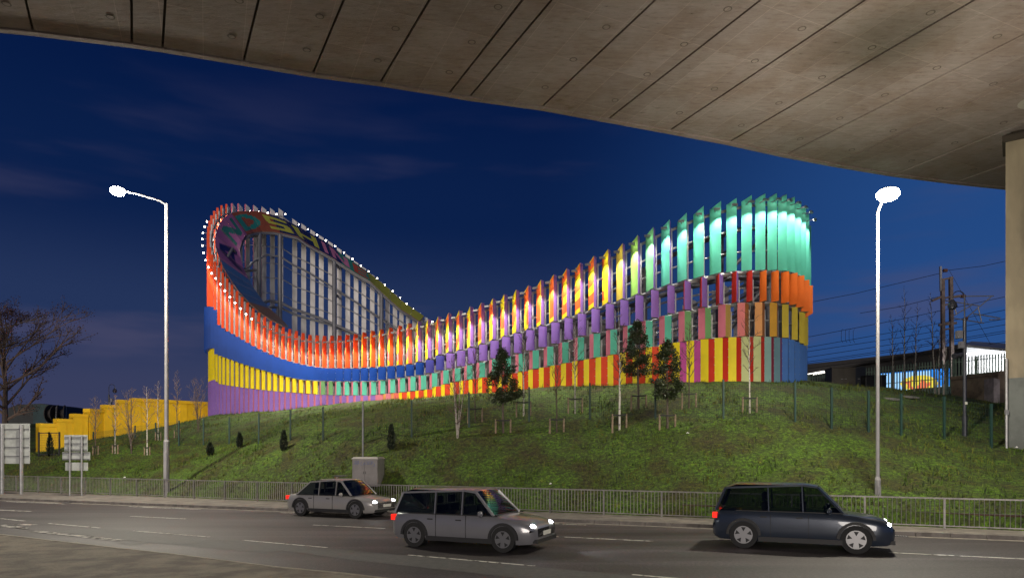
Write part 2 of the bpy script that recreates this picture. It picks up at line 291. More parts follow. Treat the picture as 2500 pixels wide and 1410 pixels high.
# low brick wall under the right end of the bank
brk = bpy.data.materials.new('brick'); brk.use_nodes = True; n = brk.node_tree.nodes; l = brk.node_tree.links
bt = n.new('ShaderNodeTexBrick'); bt.inputs['Scale'].default_value = 1; bt.inputs['Brick Width'].default_value = .225; bt.inputs['Row Height'].default_value = .075; bt.inputs['Mortar Size'].default_value = .008
bt.inputs['Color1'].default_value = (.12, .055, .035, 1); bt.inputs['Color2'].default_value = (.075, .04, .03, 1); bt.inputs['Mortar'].default_value = (.06, .05, .045, 1)
tc_ = n.new('ShaderNodeTexCoord'); cx = n.new('ShaderNodeSeparateXYZ'); cb = n.new('ShaderNodeCombineXYZ'); l.new(tc_.outputs['Object'], cx.inputs[0]); l.new(cx.outputs[0], cb.inputs[0]); l.new(cx.outputs[2], cb.inputs[1]); l.new(cb.outputs[0], bt.inputs[0]); l.new(bt.outputs[0], n['Principled BSDF'].inputs['Base Color']); n['Principled BSDF'].inputs['Roughness'].default_value = .9
q = xy(1.0, .55); bw = MB().box((0, 0, .33), (19, .2, .46)).box((0, 0, .58), (19, .24, .05)).build('brick_wall', brk); bw.location = (q.x, q.y, 0); bw.rotation_euler = (0, 0, math.atan2(EV.y, EV.x)+math.pi)
tag(bw, 'low brown brick wall behind the guardrail at the foot of the bank', 'wall')
# ------------------------------------------------------------------ the fin-clad screen
TOPX = ([529, 542.5, 555, 567, 579, 592, 605, 618, 632, 646, 660, 676, 690, 754, 792, 829, 868, 909, 953, 999, 1046, 1071, 1097, 1122, 1175, 1232, 1291, 1352, 1415, 1481, 1514, 1558, 1595, 1633, 1675, 1712, 1756, 1796, 1830, 1863, 1891, 1915, 1933, 1948, 1959, 1967],
        [648, 665, 682, 698, 713, 728, 741, 754, 765, 775, 784, 791, 799, 818, 821, 820, 817, 809, 802, 791, 782, 775, 766, 760, 742, 721, 699, 673, 645, 613, 600, 576, 557, 539, 522, 506, 494, 483, 477, 473, 473, 476, 484, 495, 507, 530])
CAPTOP = {-1: 640, -2: 623, -3: 605, -4: 587, -5: 571, -6: 556, -7: 541, -8: 528, -9: 517, -10: 509, -11: 503, -12: 500, -13: 498, -14: 498, -15: 499, -16: 501}
B12 = ([511, 520, 538, 550, 560, 571, 585, 611, 635, 671, 698.5, 736, 784, 829, 868, 909, 953, 999, 1046, 1071, 1122, 1175, 1232, 1291, 1352, 1415, 1481, 1530, 1567, 1597, 1631, 1675, 1714, 1754, 1790, 1837, 1891, 1915, 1933, 1949, 1961, 1968],
       [762, 782, 794, 804.5, 812, 815, 825, 839, 853, 869, 879, 889, 898, 899, 899, 897, 894, 890, 880, 868, 857, 842.5, 823, 806, 788, 767.5, 744, 731, 718, 708, 698, 686, 678, 670, 664, 662, 662, 664, 668, 675, 690, 705])
B23 = ([516, 538, 565.5, 603, 643, 671, 702.5, 738, 784, 829, 909, 953, 999, 1046, 1071, 1122, 1175, 1232, 1291, 1352, 1415, 1481, 1523, 1567, 1611, 1655, 1698, 1746, 1794, 1837, 1881, 1913, 1937, 1953, 1963],
       [858, 867, 877, 891, 903, 911, 920, 927, 930, 931, 931, 926, 920, 914, 906, 897, 884, 871, 858.5, 842.5, 823, 807.5, 798, 785.5, 774, 762, 756, 746, 740, 738, 738, 742, 748, 758, 778])
B34 = ([516, 538, 567.5, 611, 665, 718, 784, 829, 909, 953, 999, 1046, 1071, 1122, 1175, 1232, 1291, 1352, 1415, 1481, 1539, 1591, 1643, 1698, 1750, 1798, 1837, 1881, 1917, 1945, 1961],
       [933, 937.6, 942.6, 948.5, 954.5, 958.5, 963.4, 965, 965, 960, 956, 950, 941.5, 930, 922, 914, 904, 892, 880, 869, 858, 847, 837, 831, 825, 823, 821, 823, 825, 833, 845])
BTOP = ([635, 649, 669, 690, 712, 734, 756, 777, 801, 822, 843.5, 864, 885, 905, 924, 942, 960, 976.6, 992, 1008, 1024, 1039, 1100, 1200, 1350, 1500, 1545, 1620, 1700, 1780, 1850, 1900, 1950, 1968],
        [503, 505, 512, 520, 530, 541, 555, 569, 584, 599, 614.6, 632, 647, 663.5, 680, 695, 710, 726.5, 739, 751, 763, 771, 812, 855, 880, 840, 812, 770, 728, 690, 655, 625, 580, 545])
BB12 = ([635, 700, 800, 900, 1000, 1040, 1300, 1600, 1800, 1968], [745, 762, 790, 830, 872, 888, 930, 880, 790, 705])
def catmull(pts, step):
    out_ = []
    for i in range(1, len(pts)-2):
        p0, p1, p2, p3 = pts[i-1:i+3]
        for j in range(40):
            s = j/40; out_.append(.5*((2*p1)+(p2-p0)*s+(2*p0-5*p1+4*p2-p3)*s*s+(3*p1-p0-3*p2+p3)*s**3))
    out_.append(pts[-2]); return out_
backc = catmull([Vector(p) for p in [(-25.78, 73.48), (-24.17, 74.0), (-20, 74.9), (-14, 74.6), (-7, 72.4), (0, 68.4), (7, 63), (13, 56.6), (17.2, 50.5), (18.75, 46), (18.3, 42.8), (17.21, 40.21), (16.7, 39.52)]], 1)
# resample back: measured columns first, then even spacing
fins = []     # (P, s)  in ring order starting k=61 going down to -20 then along the back
back_u = [655, 675.5, 697, 719, 741, 763, 784, 806.5, 828, 848.6, 869, 888, 908.5, 927, 946, 964, 979.6, 996, 1011.5, 1027, 1042]
bk = []; i = 0
for u in back_u[0:]:
    while i < len(backc)-2 and pu(backc[i+1]) < u: i += 1
    a, c = backc[i], backc[i+1]; s = (u-pu(a))/(pu(c)-pu(a)) if abs(pu(c)-pu(a)) > 1e-6 else 0; s = min(max(s, -2), 2); q = a+(c-a)*s
    if q.x > -23.9: bk.append(q)
last = bk[-1]; acc = 0
for j in range(i+1, len(backc)):
    seg = (backc[j]-last).length
    if seg >= .93: bk.append(backc[j].copy()); last = backc[j]
if (bk[-1]-FK[61]).length < .6: bk.pop()
ring = [('b', None, p) for p in reversed(bk)]+[('f', k, FK[k]) for k in range(-19, 62)]
NR = len(ring)
def tang(i): 
    d = ring[(i+1) % NR][2]-ring[(i-1) % NR][2]; return d.normalized()
rows = []
for i, (kd, k, p) in enumerate(ring):
    u = pu(p); Y = p.y
    if kd == 'f' and k >= 0: zt = zpx(np.interp(u, *TOPX), Y); z1_ = zpx(np.interp(u, *B12), Y); z2_ = zpx(np.interp(u, *B23), Y); z3_ = zpx(np.interp(u, *B34), Y); zg = zpx(np.interp(u, *GROUND_PX), Y)
    else:
        if kd == 'f' and k >= -16: zt = zpx(CAPTOP[k], Y)
        elif kd == 'f': zt = zpx(np.interp(u, [600, 619, 640, 660], [498, 500, 503, 508]), Y)
        else: zt = zpx(np.interp(u, *BTOP), Y)
        zb = zpx(np.interp(u, *BB12), Y)
        if kd == 'f':
            w = min(1, max(0, -k/17)); z0 = zpx(np.interp(511, *B12), FK[-3].y); z1_ = z0*(1-w)+18.2*w
        else: z1_ = zb
        z2_ = 12.0; z3_ = 9.1; zg = 6.1
    rows.append([zt, z1_, z2_, z3_, zg])
rows = np.array(rows)
F_FIRST = next(i for i, r in enumerate(ring) if r[0] == 'f')     # index of k=-19
def ri(k): return (k+19)+F_FIRST
def rat(s, col):       # ring value at fractional index s
    i = int(math.floor(s)); f = s-i; return rows[i % NR][col]*(1-f)+rows[(i+1) % NR][col]*f
def pat(s):
    i = int(math.floor(s)); f = s-i; return ring[i % NR][2]*(1-f)+ring[(i+1) % NR][2]*f
def tat(s):
    i = int(math.floor(s)); f = s-i; return (tang(i % NR)*(1-f)+tang((i+1) % NR)*f).normalized()
def off(s, d):         # point inset (d>0) or outset (d<0)
    p = pat(s); T = tat(s); return p-Vector((T.y, -T.x))*d
scr = tag(empty('screen_building', (-6, 56, 6.4)), 'tall oval screen of brightly coloured folded metal fins standing on the grass mound', 'building')
inv = Matrix.Translation((6, -56, -6.4))
def sbuild(m, name, mats, parent=None, **k):
    if parent is None: m.v = [(v[0]+6, v[1]-56, v[2]-6.4) for v in m.v]; return m.build(name, mats, scr, **k)
    return m.build(name, mats, parent, **k)
# lettering drawn as strokes in a unit box (x right, y up)
GL = {'C': [('ring', .5, .5, .5, .5, .30, .27, 'open')], 'O': [('ring', .5, .5, .5, .5, .27, .27, '')],
      'M': [((.09, 0), (.09, 1), .11), ((.91, 0), (.91, 1), .11), ((.14, .95), (.5, .2), .12), ((.86, .95), (.5, .2), .12)],
      'E': [((.12, 0), (.12, 1), .14), ((.1, .1), (.95, .1), .11), ((.1, .5), (.85, .5), .10), ((.1, .9), (.95, .9), .11)],
      'A': [((.0, 0), (.5, 1), .12), ((1, 0), (.5, 1), .12), ((.25, .3), (.75, .3), .09)],
      'N': [((.1, 0), (.1, 1), .12), ((.9, 0), (.9, 1), .12), ((.12, .95), (.88, .05), .13)],
      'D': [('ring', .2, .5, .8, .5, .5, .27, 'right'), ((.12, 0), (.12, 1), .13), ((.1, .1), (.3, .1), .11), ((.1, .9), (.3, .9), .11)],
      'S': [((.15, .1), (.75, .1), .12), ((.2, .5), (.8, .5), .12), ((.25, .9), (.85, .9), .12), ((.16, .55), (.16, .85), .13), ((.84, .15), (.84, .45), .13)],
      'H': [((.12, 0), (.12, 1), .13), ((.88, 0), (.88, 1), .13), ((.1, .5), (.9, .5), .11)], 'I': [((.5, 0), (.5, 1), .3)]}
def glyph(ch, x, y):
    if not (-.02 <= x <= 1.02 and -.0 <= y <= 1.0): return False
    for g in GL[ch]:
        if g[0] == 'ring':
            _, cx, cy, rx, ry, ix, iy, mode = g
            o = ((x-cx)/rx)**2+((y-cy)/ry)**2 <= 1; q = ((x-cx)/ix)**2+((y-cy)/iy)**2 < 1
            if mode == 'open' and x > cx+.1 and abs(y-cy) < .17: continue
            if mode == 'right' and x < cx: continue
            if o and not q: return True
        else:
            (x0, y0), (x1, y1), h = g; dx, dy = x1-x0, y1-y0; L2 = dx*dx+dy*dy; s = max(0, min(1, ((x-x0)*dx+(y-y0)*dy)/L2))
            if math.hypot(x-x0-s*dx, y-y0-s*dy) < h: return True
    return False
WORD = [('C', 25.1, 29.9, 'salmon'), ('O', 30.2, 34.8, 'letter_orange'), ('M', 35.05, 40.7, 'letter_orange'), ('E', 41.25, 45.3, 'letter_orange')]
def colA1(k):
    if k is None or k < 23: return 'orange'
    return 'amber' if k < 25 else 'yellow' if k < 46 else 'straw' if k == 46 else 'lime' if k == 47 else 'mint' if k == 48 else 'teal'
def colB1(k):
    if k is None: return 'purple'
    if k < -12: return 'pink'
    return 'orange' if k < 28 else 'coral' if k < 29 else 'purple' if k < 50 else 'green'
def face_w(k):  # how each tier colours its two faces; by the fin number along the ring
    pass
def prism(mb_, s, wa, wb, tcn, d, zb, zt, matA, matB, matC, cells=None, slope=.32, tier=0, in0=0.0):
    """folded fin: A from -wa to the apex, B from the apex to wb, flat back C"""
    p = pat(s); T = tat(s); N = Vector((T.y, -T.x)); p = p-N*in0
    a = p-T*wa; c = p+T*tcn+N*d; b_ = p+T*wb
    if tcn >= wb: b_ = p+T*(tcn)
    if -tcn >= wa: a = p+T*(tcn)
    ztA, ztC, ztB = zt-slope, zt, zt
    if abs(tcn+wa) < .1: ztA = zt
    zb0, zb1 = zb
    A0, A1, C0, C1, B0, B1 = (*a, zb0), (*a, ztA), (*c, (zb0*.5+zb1*.5) if tier != 1 else zb1), (*c, ztC), (*b_, zb1), (*b_, ztB)
    if cells is None: mb_.add([A0, C0, C1, A1], [(0, 1, 2, 3)], matA)
    else:
        nx, ny = 6, 44
        for i in range(nx):
            for j in range(ny):
                x0, x1 = i/nx, (i+1)/nx; y0, y1 = j/ny, (j+1)/ny; mi = cells((x0+x1)/2, (y0+y1)/2)
                def L(x, y):
                    lo = [A0[q]*(1-x)+C0[q]*x for q in range(3)]; hi = [A1[q]*(1-x)+C1[q]*x for q in range(3)]; return tuple(lo[q]*(1-y)+hi[q]*y for q in range(3))
                mb_.add([L(x0, y0), L(x1, y0), L(x1, y1), L(x0, y1)], [(0, 1, 2, 3)], mi)
    mb_.add([C0, B0, B1, C1], [(0, 1, 2, 3)], matB)
    mb_.add([A0, A1, B1, B0], [(0, 1, 2, 3)], matC)
    mb_.add([A1, C1, B1], [(0, 1, 2)], matC); mb_.add([A0, B0, C0], [(0, 1, 2)], matC)
    # edge post on the frame behind the fin
    if s < F_FIRST+6 and tier == 1: return
    zz = zb1+.15
    while zz < zt-.1: q = b_-T*.02+N*.012; mb_.box((q.x, q.y, zz), (.035, .035, .035), math.atan2(T.y, T.x), matC); zz += .42
    q = p+T*(max(wb, tcn)+.05)-N*.08; zc = min(zt-.35, zt); mb_.box((q.x, q.y, (zb1+zc)/2), (.05, .12, zc-zb1), math.atan2(T.y, T.x), matC)
lampd = bpy.data.lights.new('fin_spot', 'SPOT'); lampd.energy = E_FIN; lampd.spot_size = R(100); lampd.spot_blend = .9; lampd.shadow_soft_size = .06; lampd.color = (1, .95, .86)
order = sorted(range(NR), key=lambda i: -(ring[i][1] if ring[i][1] is not None else -30-abs(ring[i][2].x+12)))
nstuff = MB(); stuffm = [PM['teal'], PM['teal'], finback]
vis_b = [i for i in range(NR) if ring[i][0] == 'b' and pu(ring[i][2]) < 1050]
for i in range(NR):
    kd, k, p = ring[i]; zt = rows[i][0]; s = float(i); T = tang(i); N = Vector((T.y, -T.x))
    zb0, zb1 = rat(s-.3, 1)+.04, rat(s+.3, 1)+.04
    if kd == 'b' and i not in vis_b:
        prism(nstuff, s, .27, .24, .24, .33, (zb0, zb1), zt, 0, 1, 2, tier=1); continue
    m = MB(); names = [colA1(k), colB1(k)]; cells = None
    if k is not None and 25 <= k <= 46:
        lets = [w for w in WORD if w[2] > k and w[1] < k+1]
        if lets:
            def cells(x, y, lets=lets, k=k):
                for ch, a, c, cn in lets:
                    X = (k+x-a)/(c-a); Yy = (y-.10)/.88
                    if glyph(ch, X, Yy): return 3
                return 0
            names.append(lets[0][3])
    if kd == 'b':     # outside of the back, only its inner side shows
        names = [['pink', 'magenta', 'purple'][i % 3], 'purple']
    mats = [PM[names[0]], PM[names[1]], finback]+([PM[names[2]]] if len(names) > 2 else [])
    dd_ = .33 if k is None else .22 if k < 12 else .22+.16*(k-12)/10 if k < 22 else .38 if k < 53 else .24; prism(m, s, .27 if dd_ > .3 else .24, .24, .24, dd_, (zb0, zb1), zt, 0, 1, 2, cells, tier=1)
    fo = sbuild(m, 'lit_fin', mats)
    # lamp on its arm
    rear_ = kd == 'b' or k < -8; q = p-T*(.44 if rear_ else .03); zl = zt-(.42 if rear_ else .50)
    lm_ = MB(); w0 = Vector((q.x+6, q.y-56, zl-6.4)); hd = w0+Vector((N.x, N.y, 0))*(.42 if rear_ else .60); lm_.bar(w0+Vector((N.x, N.y, 0))*.05, hd, .045, .03, 0)
    lm_.box(hd+Vector((0, 0, .02)), (.30, .14, .05), math.atan2(T.y, T.x), 0)
    big = kd == 'b' or (k is not None and k < 9)
    if big: lm_.ball(hd+Vector((0, 0, -.05)), .058, 1, 8)
    else:
        lm_.box(hd+Vector((0, 0, -.035)), (.30, .14, .05), math.atan2(T.y, T.x), 0); lm_.box(hd-Vector((N.x, N.y, 0))*.075+Vector((0, 0, -.02)), (.24, .012, .04), math.atan2(T.y, T.x), 1)
    lm_.build('lamp', [galv, lamp_white], fo)
    if k is not None and k >= -14:
        so_ = bpy.data.objects.new('spot_light', lampd); S.collection.objects.link(so_); so_.parent = fo
        so_.location = hd+Vector((0, 0, -.16)); d = Vector((-N.x*.16, -N.y*.16, -1)); so_.rotation_euler = d.to_track_quat('-Z', 'Y').to_euler()
tag(sbuild(nstuff, 'rear_fins', stuffm), kind='stuff')
def pick(u, tab):
    for a, c in tab:
        if u < a: return c
    return tab[-1][1]
T2A = [(1010, 'blue'), (1050, 'violet_blue'), (1625, 'purple'), (1840, 'red'), (9999, 'orange_deep')]
T2B = [(1034, 'blue'), (1085, 'violet_blue'), (1860, 'purple'), (9999, 'orange_deep')]
T3A = [(780, 'rust'), (1780, 'pink'), (1840, 'salmon'), (1870, 'peach'), (1905, 'mustard'), (9999, 'straw')]
T3B = [(770, 'yellow'), (810, 'green'), (1600, 'teal'), (1660, 'teal'), (1730, 'green'), (1790, 'tan'), (1850, 'brown'), (1905, 'brown'), (9999, 'straw')]
T4A = [(930, 'pink'), (975, 'peach'), (1640, 'yellow'), (1800, 'yellow'), (1825, 'pale_green'), (1855, 'pale_green'), (1880, 'grey_teal'), (1912, 'grey_blue'), (9999, 'sky_blue')]
T4B = [(915, 'purple'), (945, 'pink'), (975, 'coral'), (1640, 'red_orange'), (1700, 'magenta'), (1862, 'red'), (1885, 'crimson'), (1915, 'plum'), (9999, 'sky_blue')]
# second tier: all the way round
for i in range(NR):
    kd, k, p = ring[i]; s = i+.15
    if kd == 'b': continue
    bot = 2 if k >= -8 else 4
    m = MB(); u = pu(p); z0, z1_ = rat(s-.2, bot)+.03, rat(s+.2, bot)+.03
    nm = [pick(u, T2A), pick(u, T2B)] if k >= 0 else ['blue', 'blue']
    prism(m, s, .06, .32, -.0, .46, (z0, z1_), rat(s, 1)-.04, 0, 1, 2, slope=0)
    sbuild(m, 'folded_panel', [PM[nm[0]], PM[nm[1]], finback])
m = MB()
for i in range(NR):
    if ring[i][0] != 'b': continue
    if i < 9:
        for zl_, zh_, c_ in ((rat(i, 4), 8.8, 3), (8.82, 10.4, 4), (10.42, rat(i, 1)-.05, 5)): prism(m, float(i), .36, .38, .0, .12, (zl_, zl_), zh_, c_, c_, 2, slope=0)
    else: prism(m, float(i), .28, .27, .27, .40, (rat(i, 4), rat(i, 4)), rat(i, 1)-.1, 0, 1, 2, slope=0, tier=1)
tag(sbuild(m, 'rear_panels', stuffm+[PM['sky_blue'], PM['straw'], PM['orange_deep']]), kind='stuff')
s = ri(-8)
while s < ri(62)-.5:
    kf = s-ri(0); w = min(1, max(0, kf/55)); m = MB(); u = pu(pat(s))
    if kf < -3: u = 500
    prism(m, s, .33, .30+.04*w, 0, .12+.08*w, (rat(s-.3, 3)+.03, rat(s+.3, 3)+.03), rat(s, 2)-.02, 0, 1, 2, slope=0)
    sbuild(m, 'cladding_panel', [PM[pick(u, T3A)], PM[pick(u, T3B)], finback]); s += .92+.33*w
s = ri(-9)
while s < ri(62)-.3:
    m = MB(); u = pu(pat(s))
    if s < ri(-3): u = 500
    wa = .405; prism(m, s, .36, .375, .03, .13, (rat(s, 4)-.5, rat(s, 4)-.5), rat(s, 3)-.0, 0, 1, 2, slope=0)
    sbuild(m, 'base_panel', [PM[pick(u, T4A)], PM[pick(u, T4B)], finback]); s += .865
# frame: ring rails, columns, braces
def ringtube(fz, inset, r, s0, s1, step=.5, n=6, flat=None, name='ring_rail', mtl=galv):
    pts = []; s = s0
    while s <= s1+1e-6: q = off(s, inset(s) if callable(inset) else inset); pts.append((q.x, q.y, fz(s))); s += step
    m = MB(); m.tube(pts, r, n)
    return sbuild(m, name, mtl, smooth=True)
hgt = lambda s: rat(s, 0)-rat(s, 1)
for fr in (.055, .38, .70): ringtube(lambda s, fr=fr: rat(s, 0)-.30-fr*(hgt(s)-.3), .2, .05 if fr > .1 else .08, 0, NR-1)
for fr in (.2, .55, .86): ringtube(lambda s, fr=fr: rat(s, 0)-.30-fr*(hgt(s)-.3), .2, .035, 4, ri(4))
ringtube(lambda s: rat(s, 1)-.02, .22, .13, 0, NR-1)
for c_, s0 in ((2, ri(-8)), (3, ri(-9))): ringtube(lambda s: rat(s, c_)-.03, .22, .11, s0, ri(61))
ringtube(lambda s: (rat(s, 2)+rat(s, 3))/2, .22, .05, ri(0), ri(61)); ringtube(lambda s: (rat(s, 1)+rat(s, 2))/2, .22, .05, ri(30), ri(61))
colS = [x for x in range(2, NR, 6)]
INS = 1.7
IU = [585, 590, 599, 608, 622, 640, 667, 690, 727, 752, 779, 812, 843, 877, 904, 930, 953, 978, 1002, 1024]; IV = [612, 592, 577, 573, 569, 566.5, 567, 571, 580, 598, 613, 632, 653, 675, 689, 714, 735, 756, 771, 786]
def insd(s): return 1.5 if s > ri(-4) else (1.5+1.7*min(1, (ri(-4)-s)/5) if s > ri(-16) else max(1.4, 3.2-(ri(-16)-s)*.10))
def zin(s):
    if s > ri(-6) or s < F_FIRST-22: return rat(s, 0)-1.45
    q = off(s, insd(s)); return zpx(np.interp(pu(q), IU, IV), q.y)-.12
for j, s in enumerate(colS):
    if ri(-10) < s < ri(3): continue
    q = off(s, insd(s)); zt = zin(s); m = MB(); m.tube([(q.x, q.y, 5.8), (q.x, q.y, zt)], .22, 14); m.tube([(q.x, q.y, rows[s][1]-.1), (q.x, q.y, rows[s][1]+.05)], .30, 14)
    e_ = off(s, .25)
    for zz in (zt-.15, rows[s][1], (zt+rows[s][1])/2, rows[s][3]): m.bar((q.x, q.y, zz), (e_.x, e_.y, zz), .16, .2)
    sbuild(m, 'column', steel_dark, smooth=True)
ringtube(zin, insd, .13, 0, NR-1, name='ring_beam', mtl=steel_dark, n=10)
ringtube(lambda s: rat(s, 1)-.0, insd, .15, 0, NR-1, name='ring_beam', mtl=steel_dark, n=10)
ringtube(lambda s: rat(s, 0)*.5+rat(s, 1)*.5-.6, insd, .10, 0, ri(6), name='ring_beam', mtl=steel_dark, n=8)
ringtube(lambda s: rat(s, 3)-.0, insd, .18, ri(0), ri(61), name='ring_beam', mtl=steel_dark, n=8)
for j, s in enumerate(colS[:-1]):
    if j % 2 or pu(off(s, 0)) < 1000 and s < ri(8): continue
    a = off(s, insd(s)); c = off(colS[j+1], insd(colS[j+1])); m = MB()
    m.tube([(a.x, a.y, rows[s][1]), (c.x, c.y, rows[colS[j+1]][0]-1.4)], .11, 8)
    m.tube([(a.x, a.y, rows[s][3]), (c.x, c.y, rows[colS[j+1]][1])], .11, 8); sbuild(m, 'brace', steel_dark, smooth=True)
# soffit ribbon turning the rim inwards, with the second line of lettering
seams = [((690, 797), (704, 799)), ((661, 782), (694, 788)), ((639, 768), (683, 777)), ((612, 745), (664, 760)), ((584, 714.5), (643, 738)), ((564, 686), (627, 716)), ((547, 658), (616, 701)), ((535.5, 630), (605, 679)), ((526, 602), (594, 656)), ((526, 576), (588, 632)), ((533, 554), (585, 610)), ((546, 534), (590, 592)), ((561, 525), (599, 577)), ((582, 518), (620, 569)), ((608, 517), (640, 566.5)), ((634, 518), (667, 567)), ((663, 526), (690, 571)), ((695, 538), (727, 580)), ((732, 557), (752, 598)), ((765, 576), (779, 613)), ((797, 593), (812, 632)), ((831, 620), (843, 653)), ((871, 646), (877, 675)), ((897, 665), (904, 689)), ((922, 684), (930, 714)), ((952, 709), (953, 735)), ((979.5, 735), (978, 756)), ((1007, 754), (1002, 771)), ((1035, 773), (1024, 786))]
def hit(u, ins, s0, s1, guess=None):
    best = None; N_ = 1600; prev = None
    for j in range(N_+1):
        s = s0+(s1-s0)*j/N_; q = off(s, ins); d = pu(q)-u
        if prev is not None and prev[1]*d <= 0: 
            return q
        if best is None or abs(d) < best[0]: best = (abs(d), q)
        prev = (s, d)
    return best[1]
soP = []
for j, ((u0, v0), (u1, v1)) in enumerate(seams):
    front = j <= 8
    insi = 3.0 if j < 14 else max(1.3, 3.0-(j-14)*.14)
    if front: o_ = hit(u0, .62, ri(22), ri(-4.0)); i_ = hit(u1, insi, ri(30), ri(-5.0)) if j <= 9 else None
    else: o_ = hit(u0, .62, 0, ri(-5.0)); i_ = None
    if i_ is None: i_ = hit(u1, insi, 0, ri(-6.0))
    soP.append((P(u0, v0, o_.y), P(u1, v1, i_.y)))
CH = [('A', 7.2, 9.3, 'n'), ('N', 9.9, 11.9, 'g'), ('D', 12.3, 14.4, 't'), ('S', 14.9, 17.0, 'y'), ('H', 17.3, 19.1, 'y'), ('I', 19.4, 19.9, 'p'), ('N', 20.1, 21.4, 'p'), ('E', 21.7, 22.9, 'r')]
SM = dict(bl=(.035, .10, .24), br=(.17, .09, .05), mv=(.22, .08, .20), dk=(.20, .055, .03), nv=(.012, .018, .075), te=(.02, .14, .12), ol=(.16, .17, .03), n=(.01, .012, .07), g=(.02, .10, .10), t=(.02, .17, .15), y=(.34, .34, .05), p=(.34, .12, .22), r=(.28, .05, .03))
smn = list(SM); smm = [mat('soffit_'+k_, c_, .38, 0, .15, .8) for k_, c_ in SM.items()]
for j in range(len(soP)-1):
    (o0, i0), (o1, i1) = soP[j], soP[j+1]; m = MB(); nx, ny = 10, 14
    g0 = .012; 
    for a in range(nx):
        for c in range(ny):
            def Q(x, y):
                x = g0+x*(1-2*g0); return (o0*(1-x)+o1*x)*(1-y)+(i0*(1-x)+i1*x)*y
            x, y = (a+.5)/nx, (c+.5)/ny; tt_ = j+x
            base = 'br' if tt_ < 3.2 else 'bl' if tt_ < 6.8 else 'mv' if tt_ < 12.2 else 'dk' if tt_ < 15.8 else 'nv' if tt_ < 20.8 else 'te' if tt_ < 23 else 'ol'
            cc = base
            for ch, a0, a1, cn in CH:
                X = (tt_-a0)/(a1-a0); Yy = 1-(y-.12)/.76
                if 0 <= X <= 1 and 0 <= Yy <= 1 and glyph(ch, X, Yy): cc = cn
            qd = [Q(a/nx, c/ny), Q((a+1)/nx, c/ny), Q((a+1)/nx, (c+1)/ny), Q(a/nx, (c+1)/ny)]; m.add(qd, [(0, 1, 2, 3)], smn.index(cc)); m.add([v_+Vector((0, 0, .10)) for v_ in qd], [(3, 2, 1, 0)], smn.index(cc))
    # thickness: a back sheet 8 cm above and the edges
    up = Vector((0, 0, .10)); A0, A1, A2, A3 = Q(0, 0), Q(1, 0), Q(1, 1), Q(0, 1)
    m.add([A0, A1, A1+up, A0+up, A2, A3, A3+up, A2+up], [(0, 1, 2, 3), (4, 5, 6, 7), (1, 4, 7, 2), (5, 0, 3, 6)], 1)
    sbuild(m, 'soffit_panel', smm)
# substation inside the screen
insb = tag(empty('substation_building', (-3, 57, 6.4)), 'plain grey concrete building seen through the gaps between the coloured fins', 'building')
im = mat('render_grey', (.30, .28, .26), .8, 0, .3, .7, .1, 5)
m = MB(); ra = R(-31); m.box((0, 0, 2.5), (26, 6.5, 5.2), ra); m.build('wall', im, insb)
m = MB(); m.box((0, 0, 5.25), (26.6, 7.1, .3), ra); m.build('roof', steel_dark, insb)
m = MB()
for q in range(-5, 6):
    c = Vector((q*2.4, -3.3, 0)); m.box((c.x*math.cos(ra)-c.y*math.sin(ra), c.x*math.sin(ra)+c.y*math.cos(ra), 2.5), (.3, .12, 5.0), ra)
m.build('pilasters', galv, insb)
# white picket barrier on the platform inside (seen between the lower panels)
pf = MB()
for q in range(60): c = Vector((3.5+q*.16, 43.6-q*.05, 7.6)); pf.box(c, (.07, .03, 2.0))
pf.bar((3.5, 43.6, 7.2), (13.1, 40.6, 7.2), .05); pf.bar((3.5, 43.6, 8.2), (13.1, 40.6, 8.2), .05)
tag(pf.build('picket_fence', mat('white_metal', (.55, .55, .52), .5)), 'pale picket fence inside the screen behind the pink and teal panels', 'fence')
# floodlights standing inside, aimed at the back of the fins
def flood(x, y, z, tx, ty, tz_, e, lab):
    t0 = empty('floodlight', (x, y, z), 0, lab, 'floodlight'); m = MB(); m.tube([(0, 0, -1.0), (0, 0, .0)], .04, 6); m.build('stand', galv, t0)
    d = (Vector((tx, ty, tz_))-Vector((x, y, z))).normalized(); m = MB(); h = Vector((0, 0, .12)); m.bar(h-d*.1, h+d*.04, .34, .26, 0); m.bar(h+d*.042, h+d*.05, .28, .2, 1); m.build('lamp_head', [steel_dark, lamp_white], t0)
    L = bpy.data.lights.new('flood', 'SPOT'); L.energy = e; L.spot_size = R(130); L.spot_blend = 1; L.shadow_soft_size = .2; L.color = (1, .93, .88); lo = bpy.data.objects.new('flood_light', L); S.collection.objects.link(lo); lo.parent = t0; lo.location = h+d*.12; lo.rotation_euler = d.to_track_quat('-Z', 'Y').to_euler()
flood(-19, 62, 8.4, -20, 74, 20, E_INNER, 'small floodlight inside the screen aimed at the left end of its back wall')
flood(-9, 60, 14.4, -12, 74, 18, E_INNER, 'small floodlight on the roof of the substation aimed at the back fins')
flood(5, 50, 8.4, 9, 38, 16, E_INNER*.35, 'small floodlight inside the screen behind the pink and teal panels')
flood(12, 47, 8.4, 14, 60, 12, E_INNER*.5, 'small floodlight inside the screen near its right end')
